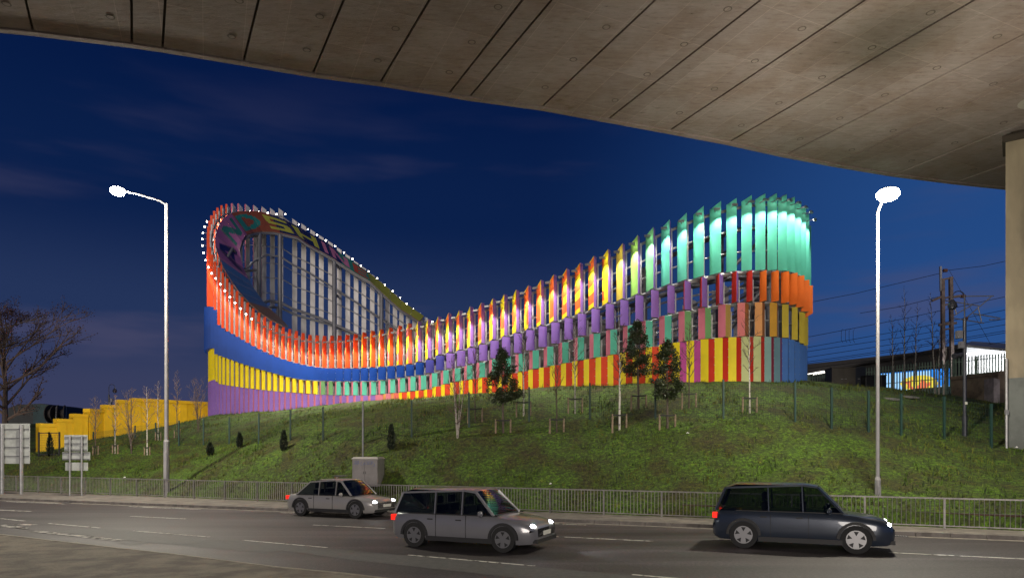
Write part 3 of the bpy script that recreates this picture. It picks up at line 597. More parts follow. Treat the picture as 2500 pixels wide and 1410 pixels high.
# ------------------------------------------------------------------ concrete overpass
ZB = CZ+13.9
def EB(u, v): Y = 13.9*F/(HV-v); return Vector(((u-1250)/F*Y, Y))
edge = [(-420, 22), (-150, 52), (80, 74), (322, 104), (397, 115), (595, 148), (765, 177), (930, 199), (1098, 226), (1148, 235), (1325, 259), (1487, 289), (1637, 317), (1783, 345), (1922, 376), (2042, 399), (2190, 424), (2338, 443), (2470, 457), (2620, 470), (2800, 484), (3000, 497), (3300, 512), (3700, 530)]
sof = bpy.data.materials.new('soffit_concrete'); sof.use_nodes = True; n = sof.node_tree.nodes; l = sof.node_tree.links; b = n['Principled BSDF']; b.inputs['Roughness'].default_value = .85
tc_ = n.new('ShaderNodeTexCoord'); mp_ = n.new('ShaderNodeMapping'); mp_.inputs['Rotation'].default_value = (0, 0, R(-24)); l.new(tc_.outputs['Object'], mp_.inputs[0])
z1 = n.new('ShaderNodeTexNoise'); z1.inputs['Scale'].default_value = .35; z1.inputs['Detail'].default_value = 9; z1.inputs['Roughness'].default_value = .68; l.new(mp_.outputs[0], z1.inputs[0])
r1 = ramp(n, [(.26, (.20, .135, .085)), (.40, (.29, .225, .20)), (.56, (.34, .28, .265)), (.74, (.42, .365, .355))]); l.new(z1.outputs['Fac'], r1.inputs[0])
bt = n.new('ShaderNodeTexBrick'); bt.offset = 0; bt.inputs['Scale'].default_value = 1; bt.inputs['Brick Width'].default_value = 1.25; bt.inputs['Row Height'].default_value = 2.5; bt.inputs['Mortar Size'].default_value = .014; bt.inputs['Mortar Smooth'].default_value = .6
bt.inputs['Color1'].default_value = (1, 1, 1, 1); bt.inputs['Color2'].default_value = (.84, .83, .82, 1); bt.inputs['Mortar'].default_value = (1.25, 1.22, 1.2, 1); l.new(mp_.outputs[0], bt.inputs[0])
m_ = n.new('ShaderNodeMapping'); m_.inputs['Rotation'].default_value = (0, 0, R(-24)); m_.inputs['Scale'].default_value = (1.2, 5, 1); l.new(tc_.outputs['Object'], m_.inputs[0])
z3 = n.new('ShaderNodeTexNoise'); z3.inputs['Scale'].default_value = 1.3; z3.inputs['Detail'].default_value = 8; z3.inputs['Roughness'].default_value = .8; l.new(m_.outputs[0], z3.inputs[0])
r3 = ramp(n, [(.31, (.16, .13, .11)), (.38, (.78, .76, .74)), (.5, (.95, .95, .95)), (.72, (1.18, 1.16, 1.14))]); l.new(z3.outputs['Fac'], r3.inputs[0])
a1 = n.new('ShaderNodeMix'); a1.data_type = 'RGBA'; a1.blend_type = 'MULTIPLY'; a1.inputs['Factor'].default_value = 1; l.new(r1.outputs[0], a1.inputs['A']); l.new(bt.outputs[0], a1.inputs['B'])
a2 = n.new('ShaderNodeMix'); a2.data_type = 'RGBA'; a2.blend_type = 'MULTIPLY'; a2.inputs['Factor'].default_value = 1; l.new(a1.outputs['Result'], a2.inputs['A']); l.new(r3.outputs[0], a2.inputs['B']); l.new(a2.outputs['Result'], b.inputs['Base Color'])
bp = n.new('ShaderNodeBump'); bp.inputs['Strength'].default_value = .4; bp.inputs['Distance'].default_value = .05; l.new(z3.outputs['Fac'], bp.inputs['Height']); l.new(bp.outputs[0], b.inputs['Normal'])
darkc = mat('dark_concrete_joint', (.05, .04, .03), .9); ringc = mat('bolt_ring_stain', (.13, .105, .09), .9)
ovp = tag(empty('overpass', (0, 15, ZB)), 'brown concrete road bridge crossing overhead, seen from underneath', 'bridge')
def obuild(m, name, mats, **k):
    m.v = [(v[0], v[1]-15, v[2]-ZB) for v in m.v]; return m.build(name, mats, ovp, **k)
def jdir(u):
    vp = 330+min(max((u-300)/1500, 0), 1.2)*140; d = Vector(((vp-1250)/F, 1)).normalized(); return -d
rngb = random.Random(5)
for j in range(len(edge)-1):
    (u0, v0), (u1, v1) = edge[j], edge[j+1]; a, c = EB(u0, v0), EB(u1, v1); da, dc = jdir(u0), jdir(u1); g = .04; e_ = (c-a).normalized()*g; L = 46
    if u1-u0 < 85: g *= 1.8
    a += e_; c -= e_; m = MB(); a2_, c2_ = a+da*L, c+dc*L
    m.hexa([(*a, ZB), (*a2_, ZB), (*c2_, ZB), (*c, ZB)], [(*a, ZB+.9), (*a2_, ZB+.9), (*c2_, ZB+.9), (*c, ZB+.9)])
    if u1-u0 > 100:      # recessed tie-bolt rings in two lines
        for q in range(14):
            s_ = 1.4+q*2.05; w = .80; o = (a+da*s_)*(1-w)+(c+dc*s_)*w; N6 = 10
            m.add([(o.x+math.cos(6.283*i/N6)*.14, o.y+math.sin(6.283*i/N6)*.14, ZB-.006) for i in range(N6)], [tuple(range(N6))], 1)
            m.add([(o.x+math.cos(6.283*i/N6)*.10, o.y+math.sin(6.283*i/N6)*.10, ZB-.010) for i in range(N6)], [tuple(range(N6))], 0)
    obuild(m, 'deck_beam', [sof, ringc])
m = MB()
for j in range(len(edge)-1):
    a, c = EB(*edge[j]), EB(*edge[j+1]); da, dc = jdir(edge[j][0]), jdir(edge[j+1][0]); L = 46
    m.hexa([(*(a+da*.05), ZB+.09), (*(a+da*L), ZB+.09), (*(c+dc*L), ZB+.09), (*(c+dc*.05), ZB+.09)], [(*(a+da*.05), ZB+1.0), (*(a+da*L), ZB+1.0), (*(c+dc*L), ZB+1.0), (*(c+dc*.05), ZB+1.0)])
    m.hexa([(*(a-da*.03), ZB-.05), (*(a-da*.28), ZB-.05), (*(c-dc*.28), ZB-.05), (*(c-dc*.03), ZB-.05)], [(*(a-da*.03), ZB+1.9), (*(a-da*.28), ZB+1.9), (*(c-dc*.28), ZB+1.9), (*(c-dc*.03), ZB+1.9)], 1)
obuild(m, 'parapet', [darkc, sof])
# pier at the right
pc = bpy.data.materials.new('pier_concrete'); pc.use_nodes = True; n = pc.node_tree.nodes; l = pc.node_tree.links; b = n['Principled BSDF']; b.inputs['Roughness'].default_value = .8
tc_ = n.new('ShaderNodeTexCoord'); mp_ = n.new('ShaderNodeMapping'); mp_.inputs['Scale'].default_value = (1, 1, .35); l.new(tc_.outputs['Object'], mp_.inputs[0]); z1 = n.new('ShaderNodeTexNoise'); z1.inputs['Scale'].default_value = 1.2; z1.inputs['Detail'].default_value = 8; l.new(mp_.outputs[0], z1.inputs[0])
r1 = ramp(n, [(.3, (.15, .125, .09)), (.5, (.24, .20, .14)), (.7, (.31, .26, .18))]); l.new(z1.outputs['Fac'], r1.inputs[0]); l.new(r1.outputs[0], b.inputs['Base Color'])
pg = mat('pier_grey_paint', (.095, .105, .10), .6, 0, .3, 1.5)
PX, PY = (2455-1250)/F*29.5, 29.5; zs = zpx(923, PY)
m = MB(); pa = R(-24)
def pbox(m, z0, z1, ex, mi=0):
    uy = Vector((PX+.5, PY)).normalized(); ux = Vector((uy.y, -uy.x)); o = Vector((PX, PY))-ux*ex-uy*ex; w, d = 5+2*ex, 1.6+2*ex
    q = [o, o+ux*w, o+ux*w+uy*d, o+uy*d]; m.hexa([(*p, z0) for p in q], [(*p, z1) for p in q], mi)
pbox(m, zs, ZB-.5, 0); obuild(m, 'pier_shaft', pc); m = MB(); pbox(m, 1.5, zs, .004); tag(obuild(m, 'pier_base', pg), 'grey-green painted foot of the pier')
m = MB(); pbox(m, ZB-.5, ZB-.24, .12); pbox(m, ZB-.24, ZB-.02, -.2); obuild(m, 'bearing_shelf', darkc)
m = MB(); m.tube([(PX-.05, PY-.12, 2.2), (PX-.05, PY-.12, 6.6)], .05, 8); m.box((PX-.05, PY-.14, 4.3), (.14, .08, .2)); obuild(m, 'drain_pipe', galv)
m = MB(); q = P(2500, 272, 27); 
for r_ in (.62, .40): m.add([(q.x+.5+math.cos(6.283*i/20)*r_, q.y+math.sin(6.283*i/20)*r_, ZB-.008-(.62-r_)*.02) for i in range(20)], [tuple(range(20))], 0 if r_ > .5 else 1)
obuild(m, 'drain_outlet', [mat('stained_concrete', (.45, .42, .38), .8), darkc])
# ------------------------------------------------------------------ street lamps
polem = mat('lamp_column_paint', (.33, .32, .33), .45, .1, .18, 1.5)
lens = mat('street_lamp_glow', (1, 1, 1), .5, emit=260, ecol=(1, .93, .68))
def street_lamp(base, top, head, r0, r1, zdoor, label, e):
    t0 = empty('street_lamp', base, 0, label, 'street lamp', 'street lamps along the far pavement'); B = Vector(base)
    m = MB(); m.tube([(0, 0, -.3), (0, 0, zdoor)], r0, 14); m.tube([(0, 0, zdoor), (0, 0, zdoor+.12)], r0, 14, r2=r1); m.box((0, -r0, zdoor*.55), (r0*1.1, .03, zdoor*.5)); m.build('base', polem, t0, smooth=True)
    H = top-B.z; m = MB(); m.tube([(0, 0, zdoor+.1), (0, 0, H*.5), (0, 0, H)], r1, 12, r2=r1*.72); m.build('pole', polem, t0, smooth=True)
    h = Vector(head)-B; m = MB(); m.tube([(0, 0, H-.08), (h.x*.15, h.y*.15, H+.03), (h.x*.6, h.y*.6, (H*.4+h.z*.6)+.1), (h.x*.88, h.y*.88, h.z+.1)], .045, 8); m.build('arm', polem, t0, smooth=True)
    m = MB(); a = math.atan2(h.y, h.x); d = Vector((h.x, h.y, 0)).normalized(); m.ball((h.x, h.y, h.z+.08), .5, 0, 14, (.62, .62, .22)); hd = m.build('lamp_head', polem, t0, smooth=True)
    m = MB(); m.ball((h.x, h.y, h.z-.03), .36, 0, 14, (1, 1, .62)); m.build('lens', lens, hd, smooth=True)
    L = bpy.data.lights.new('street_light', 'POINT'); L.energy = e*.5; L.shadow_soft_size = .3; L.color = (1, .92, .76); lo = bpy.data.objects.new('street_light', L); S.collection.objects.link(lo); lo.parent = t0; lo.location = (h.x, h.y, h.z-.55)
    L2 = bpy.data.lights.new('street_downlight', 'SPOT'); L2.energy = e*.65; L2.spot_size = R(158); L2.spot_blend = .35; L2.shadow_soft_size = .3; L2.color = L.color; l2 = bpy.data.objects.new('street_downlight', L2); S.collection.objects.link(l2); l2.parent = t0; l2.location = (h.x, h.y, h.z-.6)
lb = P(2143, 1242, 24.2); hd = P(2168, 472, 23.0)
street_lamp((lb.x, lb.y, .45), zpx(515, 24.2), (hd.x, hd.y, hd.z), .10, .068, 1.15, 'lit grey street lamp under the edge of the bridge near the pier', E_STREET)
lb = P(410, 1204, 38.0); tp_ = P(403, 497, 38); hd = P(287, 465, 35.4)
street_lamp((tp_.x+.08, 38, .28), tp_.z, (hd.x, hd.y, hd.z), .155, .115, 2.9, 'tall lit grey street lamp with a long arm in front of the yellow wall', E_STREET*3)
# ------------------------------------------------------------------ trees
bark_b = mat('birch_bark', (.34, .30, .27), .8, 0, .6, 9, lo=.42, hi=.5); bark_d = mat('dark_bark', (.10, .075, .06), .85, 0, .4, 6); bark_w = mat('pale_birch_bark', (.50, .46, .42), .8, 0, .7, 7, lo=.40, hi=.47)
twig = mat('twigs', (.085, .055, .045), .9); twig_l = mat('pale_twigs', (.16, .11, .085), .9)
def bare_tree(pos, H, spread, r, label, seed, bark=bark_d, tw=twig, first=.3, nb=22, stems=1, group='young bare trees on the bank', name='bare_tree', lean=0, leaves=None, ang=(28, 52), cat='tree'):
    rg = random.Random(seed); t0 = empty(name, pos, 0, label, cat, group); tr = MB(); cr_ = MB(); lf = MB()
    def branch(p, d, L, rad, depth):
        pts = [p]; k = 4 if depth < 2 else 3; dd = d.copy()
        for i in range(k):
            dd = (dd+Vector((rg.uniform(-.16, .16), rg.uniform(-.16, .16), rg.uniform(-.05, .14)))).normalized(); pts.append(pts[-1]+dd*L/k)
        cr_.tube(pts, rad, 3 if rad < .02 else 5, r2=max(rad*.3, .0035), cap=False)
        if leaves and depth >= 1:
            for _ in range(leaves):
                q = pts[rg.randint(1, k)]+Vector([rg.uniform(-.4, .4) for _ in range(3)]); s_ = rg.uniform(.05, .13); a = Vector([rg.uniform(-1, 1) for _ in range(3)]).normalized()*s_; c = Vector([rg.uniform(-1, 1) for _ in range(3)]).normalized()*s_; lf.add([q, q+a, q+a+c, q+c], [(0, 1, 2, 3)])
        if depth < 3:
            m_ = (6, 4, 2)[depth] if not leaves else (7, 5, 2)[depth]
            for _ in range(m_):
                s_ = rg.uniform(.2, .95)*k; i = min(int(s_), k-1); q = pts[i]+(pts[i+1]-pts[i])*(s_-i); ax = Vector([rg.uniform(-1, 1) for _ in range(3)]).normalized(); nd_ = (dd+ax*.75+Vector((0, 0, .12))).normalized(); branch(q, nd_, L*rg.uniform(.3, .5)*(1-.25*s_/k), rad*.5, depth+1)
    for s in range(stems):
        a0 = rg.uniform(0, 6.28); ln = .0 if stems == 1 else rg.uniform(.05, .16); pts = []
        for i in range(9):
            f = i/8; pts.append(Vector((math.cos(a0)*ln*f*H+lean*f*H+rg.uniform(-.02, .02)*H*f*.6, math.sin(a0)*ln*f*H+rg.uniform(-.01, .01)*H*f, f*H-(.15 if i == 0 else 0))))
        tr.tube(pts, [r*(1-.88*i/8) for i in range(9)], 7)
        for b_ in range(nb//stems+1):
            f = first+(1-first)*((b_+rg.random())/(nb//stems+1)); s_ = f*8; i = min(int(s_), 7); q = pts[i]+(pts[i+1]-pts[i])*(s_-i); az = b_*2.4+rg.uniform(-.5, .5); el = R(rg.uniform(90-ang[1], 90-ang[0])); d = Vector((math.cos(az)*math.cos(el), math.sin(az)*math.cos(el), math.sin(el)))
            prof = math.sin(math.pi*min(1, (f-first)/(1-first)*.72+.22)); branch(q, d, spread*prof*rg.uniform(.7, 1.15), r*(1-.85*f)*.55+.004, 1 if not leaves else 0)
    tr.build('trunk', bark, t0, smooth=True); cr_.build('crown', tw, t0)
    if leaves: lf.build('leaves', mat('dry_leaves', (.07, .03, .022), .8, 0, .4, 1), t0)
    return t0
stakem = mat('stake_wood', (.26, .19, .13), .85, 0, .45, 7); strapm = mat('rubber_strap', (.02, .02, .02), .8)
def stakes(pos, h, w, label, n_=2):
    t0 = empty('tree_stakes', pos, 0, label, 'stakes', 'stakes holding the young trees')
    xs = (-w/2, w/2) if n_ == 2 else (-w/2, 0, w/2)
    for i, x in enumerate(xs):
        g = tz(pos[0]+x, pos[1]-.12*(i % 2))-pos[2]; m = MB(); m.tube([(x, -.1*(i == 1 and n_ == 3), g-.3), (x+.01, -.1*(i == 1 and n_ == 3), h)], .045, 8); m.build('stake', stakem, t0, smooth=True)
    m = MB(); m.bar((-w/2, -.03, h*.93), (0, -.08, h*.9), .012, .07); m.bar((0, -.08, h*.9), (w/2, -.03, h*.95), .012, .07); m.build('strap', strapm, t0)
leafm = mat('evergreen_leaf', (.016, .026, .008), .42, 0, .5, 2, col2=(.032, .045, .014))
def evergreen(pos, H, crown0, wmax, label, seed, nl=8500, lean=0, top=0):
    rg = random.Random(seed); t0 = empty('evergreen_tree', pos, 0, label, 'tree', 'young evergreen trees on the bank'); m = MB()
    m.tube([(0, 0, -.2), (lean*.5, 0, H*.4), (lean, 0, H*.92)], .05, 8, r2=.015); m.tube([(.05, 0, -.1), (.03+lean*.4, .03, crown0+.3)], .022, 6); m.build('trunk', bark_d, t0, smooth=True)
    m = MB(); cl = []
    for i in range(105):
        f = rg.random()**1.15; rr = wmax*(1-f)**.62*(min(1, f/.16+.42))*rg.uniform(.35, 1.05); a = rg.uniform(0, 6.283)
        cl.append((Vector((lean*(crown0+f*(H-crown0))/H+math.cos(a)*rr, math.sin(a)*rr, crown0+f*(H-crown0))), rg.uniform(.12, .27)))
        m.tube([(lean*.7, 0, crown0+f*(H-crown0)*.8), cl[-1][0]], .009, 3, r2=.004, cap=False)
    for i in range(nl):
        c, s_ = cl[i % len(cl)]; d = Vector([rg.gauss(0, 1) for _ in range(3)]).normalized(); q = c+d*s_*rg.random()**.45; L = rg.uniform(.05, .095); a = Vector([rg.uniform(-1, 1) for _ in range(2)]+[rg.uniform(-.6, .9)]).normalized()*L; b2 = a.cross(Vector([rg.uniform(-1, 1) for _ in range(3)])).normalized()*L*.42
        m.add([q, q+a*.5+b2, q+a, q+a*.5-b2], [(0, 1, 2, 3)], 1)
    m.build('crown', [bark_d, leafm], t0)
def px2m(p, px): return px*p.y/F
for (u, v, vt, vc, wpx, lab, sd, ln, top) in [(1228, 1060, 858, 985, 52, 'small dark evergreen tree left of the others on the bank, between two short stakes', 11, -.05, 0), (1559, 1000, 790, 915, 46, 'tallest and narrowest dark evergreen tree, in front of the red and yellow panels', 12, -.1, 0), (1629, 1048, 838, 970, 52, 'broad dark evergreen tree on the bank in front of the magenta panels', 13, 0, 0)]:
    p = onground(u, v); evergreen(p, px2m(p, v-vt), px2m(p, v-vc), px2m(p, wpx), lab, sd, lean=ln)
    stakes(p, px2m(p, 34), px2m(p, 36 if sd != 13 else 38), {11: 'two short stakes either side of the leftmost evergreen tree', 12: 'two short stakes either side of the tallest evergreen tree', 13: 'two short stakes either side of the broadest evergreen tree'}[sd])
bl = [(1117, 1072, 868, 30, 5, .035, 'many-stemmed bare young tree on the bank left of the evergreens', bark_b, 0), (1160, 1033, 822, 26, 1, .035, 'slender bare tree just right of the many-stemmed one on the bank', bark_d, 1),
      (1278, 1018, 762, 28, 1, .045, 'pale-trunked bare birch just right of the leftmost evergreen', bark_w, 1), (1359, 1058, 832, 30, 1, .038, 'bare tree with a low fan of branches and two stakes before red panels', bark_d, 1),
      (1404, 1008, 770, 27, 1, .042, 'bare birch behind a fence post in the middle of the bank', bark_w, 1), (1512, 1048, 742, 28, 1, .055, 'tallest bare birch with a white trunk, beside the tallest evergreen', bark_w, 1),
      (1682, 997, 788, 30, 1, .045, 'bare tree in front of the magenta panels', bark_d, 1), (1830, 1005, 742, 34, 1, .04, 'bare birch in front of the pale green and red panels at the right', bark_w, 1),
      (233, 1110, 968, 22, 1, .04, 'staked bare tree left of the black camera post', bark_d, 3), (281, 1108, 965, 20, 1, .04, 'staked bare tree just right of the black camera post', bark_b, 3), (321, 1108, 950, 26, 5, .035, 'many-stemmed bare shrub in front of the yellow wall', bark_d, 0),
      (359, 1113, 945, 22, 1, .042, 'white-trunked staked birch in front of the yellow wall', bark_w, 3), (386, 1076, 930, 18, 1, .035, 'slim bare birch just left of the tall street lamp', bark_w, 1), (432, 1072, 905, 16, 1, .04, 'slim bare tree just right of the tall street lamp', bark_d, 1),
      (484, 1052, 925, 28, 4, .03, 'many-stemmed bare shrub at the left foot of the fin screen', bark_d, 0)]
for i, (u, v, vt, w, st, r_, lab, bk_, sk) in enumerate(bl):
    p = onground(u, v); bare_tree(p, px2m(p, v-vt), px2m(p, w)*1.25, r_, lab, 30+i, bk_, first=.12 if st > 1 else .34, stems=st, nb=26 if st == 1 else 40, tw=twig if u > 600 else twig_l)
    if sk: stakes(p, px2m(p, 36 if u > 600 else 22), px2m(p, 34 if sk == 1 and u > 600 else 13), 'short wooden stakes supporting the '+{1160: 'slender bare tree beside the many-stemmed one', 1278: 'birch right of the leftmost evergreen', 1359: 'bare tree in front of red panels mid-bank', 1404: 'birch behind the fence post mid-bank', 1512: 'tallest white birch', 1682: 'bare tree before the magenta panels', 1830: 'birch farthest right on the bank', 233: 'bare tree left of the black camera post', 281: 'bare tree right of the black camera post', 359: 'white birch before the yellow wall', 386: 'birch left of the tall street lamp', 432: 'bare tree right of the tall street lamp'}[u], 2)
for i, (u, v, vt, Y, lab) in enumerate([(2182, 965, 770, 46, 'bare birch left of the blue screen by the railway fence'), (2207, 968, 700, 46, 'tall bare birch in front of the left part of the blue screen'), (2232, 968, 742, 46, 'bare birch in front of the middle of the blue screen'), (2284, 965, 715, 42, 'bare birch in front of the right part of the blue screen'), (2292, 966, 790, 42, 'middle one of three white birch trunks rising from one spot by the blue screen'), (2303, 965, 820, 42, 'leaning white birch trunk nearest the concrete retaining wall')]):
    x = (u-1250)/F*Y; p = Vector((x, Y, tz(x, Y)-.1)); bare_tree(p, zpx(vt, Y)-p.z, px2m(p, 26), .055, lab, 60+i, bark_w, first=.3, nb=20, group='birches by the railway fence', lean=(-.03, .01, .03, -.05, .01, .06)[i])
p = P(12, 1045, 78); p.z = tz(p.x, p.y); bare_tree(p, 13.0, 8.6, .34, 'large spreading tree with a few dry red leaves at the left edge', 90, bark_d, first=.08, nb=24, group=None, name='plane_tree', leaves=3, ang=(25, 75), tw=twig_l)
p = P(-60, 1040, 70); p.z = tz(p.x, p.y); bare_tree(p, 15.0, 6, .38, 'second spreading tree mostly cut off by the left edge', 91, bark_d, first=.2, nb=12, group=None, name='plane_tree', leaves=2, ang=(20, 75), tw=bark_d)
# small clipped conifers
coni = mat('conifer', (.014, .024, .010), .7, 0, .5, 4)
for i, (u, v, vt, w, lab) in enumerate([(955, 1102, 1043, 9, 'tallest little dark conifer, right of the grey cabinet'), (693, 1103, 1054, 8, 'little dark conifer midway between tall lamp and cabinet'), (585, 1092, 1058, 6, 'smallest dark conifer high on the bank right of the tall lamp'), (513, 1112, 1082, 8, 'leaning little conifer on the bank nearest the tall lamp'), (122, 1112, 1062, 7, 'little dark conifer by the black gate')]):
    p = onground(u, v); H = px2m(p, v-vt); w = px2m(p, w); rg = random.Random(i+200); m = MB()
    for _ in range(520):
        f = rg.random(); a = rg.uniform(0, 6.283); rr = w*math.sin(math.pi*min(1, f*.75+.22))*rg.uniform(.5, 1.1); q = Vector((math.cos(a)*rr, math.sin(a)*rr, f*H)); d = Vector((math.cos(a)*.5, math.sin(a)*.5, 1)).normalized()*rg.uniform(.08, .18); s_ = d.cross(Vector([rg.uniform(-1, 1) for _ in range(3)])).normalized()*.035
        m.add([q-s_, q+s_, q+d], [(0, 1, 2)])
    t0 = empty('conifer', p, 0, lab, 'shrub', 'little conifers on the bank'); m.build('foliage', coni, t0); m = MB(); m.tube([(0, 0, -.15), (0, 0, H*.85)], .025, 6, r2=.008); m.build('trunk', bark_d, t0)
# ------------------------------------------------------------------ mesh fence on the bank
fg = mat('green_fence_paint', (.006, .035, .028), .6, 0, .2, 6); fw = mat('green_wire', (.008, .028, .02), .7, 0)
fen = tag(empty('mesh_fence', P(1145, 1043, 35)), 'dark green wire mesh fence with square posts running across the bank', 'fence'); FL = fen.location.copy()
fp = [(228, 1105, 52), (280, 1100, 55), (330, 1096, 58), (380, 1091, 60), (437, 1088, 62), (497, 1085, 63), (560, 1082, 65), (632, 1079, 71), (709, 1076, 76), (789, 1073, 80), (887, 1072, 84), (1005, 1063, 86), (1145, 1043, 86), (1292, 1030, 86), (1440, 1021, 87), (1600, 1020, 91), (1766, 1021, 95), (1941, 1030, 98), (2030, 1045, 100), (2120, 1053, 100), (2200, 1060, 100), (2305, 1067, 100), (2420, 1075, 103)]
fpts = [P(u, v, 1.8*F/h) for u, v, h in fp]
for i, q in enumerate(fpts):
    q.z = min(q.z, tz(q.x, q.y)+.1); z = q-FL; m = MB(); m.box((z.x, z.y, z.z+.75), (.085, .085, 2.1)); m.build('post', fg, fen)
    if i < len(fpts)-1:
        w_ = fpts[i+1]; w_.z = min(w_.z, tz(w_.x, w_.y)+.1); e_ = w_-FL; m = MB(); nn = max(4, int((e_-z).length/.10))
        for c in range(1, nn): a = z+(e_-z)*c/nn; m.bar((a.x, a.y, a.z+.02), (a.x, a.y, a.z+1.72), .005)
        for c in range(0, 10): h = Vector((0, 0, .05+c*.185)); m.bar(z+h, e_+h, .006)
        m.build('mesh_panel', fw, fen)
# ------------------------------------------------------------------ yellow stepped wall and the left background
yw = mat('yellow_wall_paint', (.84, .52, .010), .6, 0, .16, .7, .05, 12)
ywe = tag(empty('yellow_wall', P(300, 1060, 60)), 'bright yellow concrete wall stepping up the slope to the fin screen', 'wall'); YL = ywe.location.copy()
st = [(92, 134, 1033, 55, 56), (134, 174, 1022, 56, 57), (174, 211, 1010, 57, 58), (211, 249, 998, 58, 59.5), (249, 285, 988, 59.5, 60.5), (285, 320, 976, 60.5, 61.5)]
for (u0, u1, v, Y0, Y1) in st+[(320, 560, None, 61.5, 69)]:
    m = MB(); a = P(u0, 1100, Y0).xy; c = P(u1, 1100, Y1).xy
    d = (c-a).normalized(); nn = Vector((-d.y, d.x))*.3
    if v: z0 = z1_ = zpx(v, (Y0+Y1)/2)
    else: z0, z1_ = zpx(971, Y0), zpx(984, Y1)
    cp = nn*.25
    def blk(a, c, za, zc, b0, nn): m.hexa([(a.x-nn.x-YL.x, a.y-nn.y-YL.y, b0[0]-YL.z), (c.x-nn.x-YL.x, c.y-nn.y-YL.y, b0[1]-YL.z), (c.x+nn.x-YL.x, c.y+nn.y-YL.y, b0[1]-YL.z), (a.x+nn.x-YL.x, a.y+nn.y-YL.y, b0[0]-YL.z)], [(a.x-nn.x-YL.x, a.y-nn.y-YL.y, za-YL.z), (c.x-nn.x-YL.x, c.y-nn.y-YL.y, zc-YL.z), (c.x+nn.x-YL.x, c.y+nn.y-YL.y, zc-YL.z), (a.x+nn.x-YL.x, a.y+nn.y-YL.y, za-YL.z)])
    blk(a, c, z0-.28, z1_-.28, (.5, .5), nn); blk(a, c, z0, z1_, (z0-.278, z1_-.278), nn*1.25)
    for f in ((.0,) if v else (0, .22, .45, .68)):
        q = a+(c-a)*f; blk(q, q+d*.7, z0+(z1_-z0)*f-.3, z0+(z1_-z0)*f-.3, (.6, .6), nn*1.18)
    m.build('wall_section', yw, ywe)
cg = P(120, 1108, 50); gt = tag(empty('gate', (cg.x, cg.y, tz(cg.x, cg.y))), 'black wire mesh double gate in front of the left end of the yellow wall', 'gate')
for (x0, x1) in ((-.75, 0), (0, .75)):
    m = MB()
    for x in (x0, x1): m.box((x, 0, .85), (.09, .07, 1.8))
    m.bar((x0, 0, 1.68), (x1, 0, 1.68), .06); m.bar((x0, 0, .1), (x1, 0, .1), .06)
    for q in range(1, 8): m.bar((x0+(x1-x0)*q/8, 0, .1), (x0+(x1-x0)*q/8, 0, 1.68), .008)
    for q in range(8): m.bar((x0, 0, .25+q*.18), (x1, 0, .25+q*.18), .008)
    m.build('gate_leaf', black_metal, gt)
bt_ = tag(empty('industrial_building', P(90, 1030, 120)), 'dark teal rounded industrial shed behind the plane tree', 'building'); B0 = bt_.location.copy()
dteal = mat('dark_teal_cladding', (.015, .05, .055), .5, .2, .5, .6); dgrey = mat('dark_shed_grey', (.03, .035, .035), .6, .1, .4, .5)
m = MB(); a = P(20, 1030, 120)-B0; w = 98*120/F
prof = [(0, -4), (0, 2.5), (1.5, 3.1), (5, 3.3), (7.1, 2.9), (7.1, -4)]
m.hexa([(a.x+x*1.15, 0, z) for x, z in prof], [(a.x+x*1.15, 10, z) for x, z in prof]); m.build('shed', dgrey, bt_)
m = MB(); m.hexa([(a.x+4.6, -.3, -3), (a.x+8.3, -.3, -3), (a.x+8.3, -.3, 2.3), (a.x+7.8, -.3, 3.0), (a.x+4.6, -.3, 3.2)], [(a.x+4.6, .2, -3), (a.x+8.3, .2, -3), (a.x+8.3, .2, 2.3), (a.x+7.8, .2, 3.0), (a.x+4.6, .2, 3.2)]); m.build('cladding', dteal, bt_)
for i, (u, lab) in enumerate([(128, 'left one of two upright dark cable drums beside the teal shed'), (149, 'right one of two upright dark cable drums beside the teal shed')]):
    p = P(u, 1025, 110); t0 = empty('cable_drum', p, R(25*i), lab, 'cable drum', 'cable drums by the shed'); wood = mat('drum_wood', (.055, .045, .04), .85, 0, .5, 3)
    for x in (-.45, .45): m = MB(); m.tube([(x, 0, 1.0), (x+.12, 0, 1.0)], 1.45, 24); m.build('flange', wood, t0)
    m = MB(); m.tube([(-.45, 0, 1.0), (.45, 0, 1.0)], .8, 16); m.build('core', wood, t0); m = MB(); m.bar((.7, -.3, -.4), (.7, .3, 2.3), .06); m.bar((-.7, -.3, -.4), (-.7, .3, 2.3), .06); m.build('stand', galv, t0)
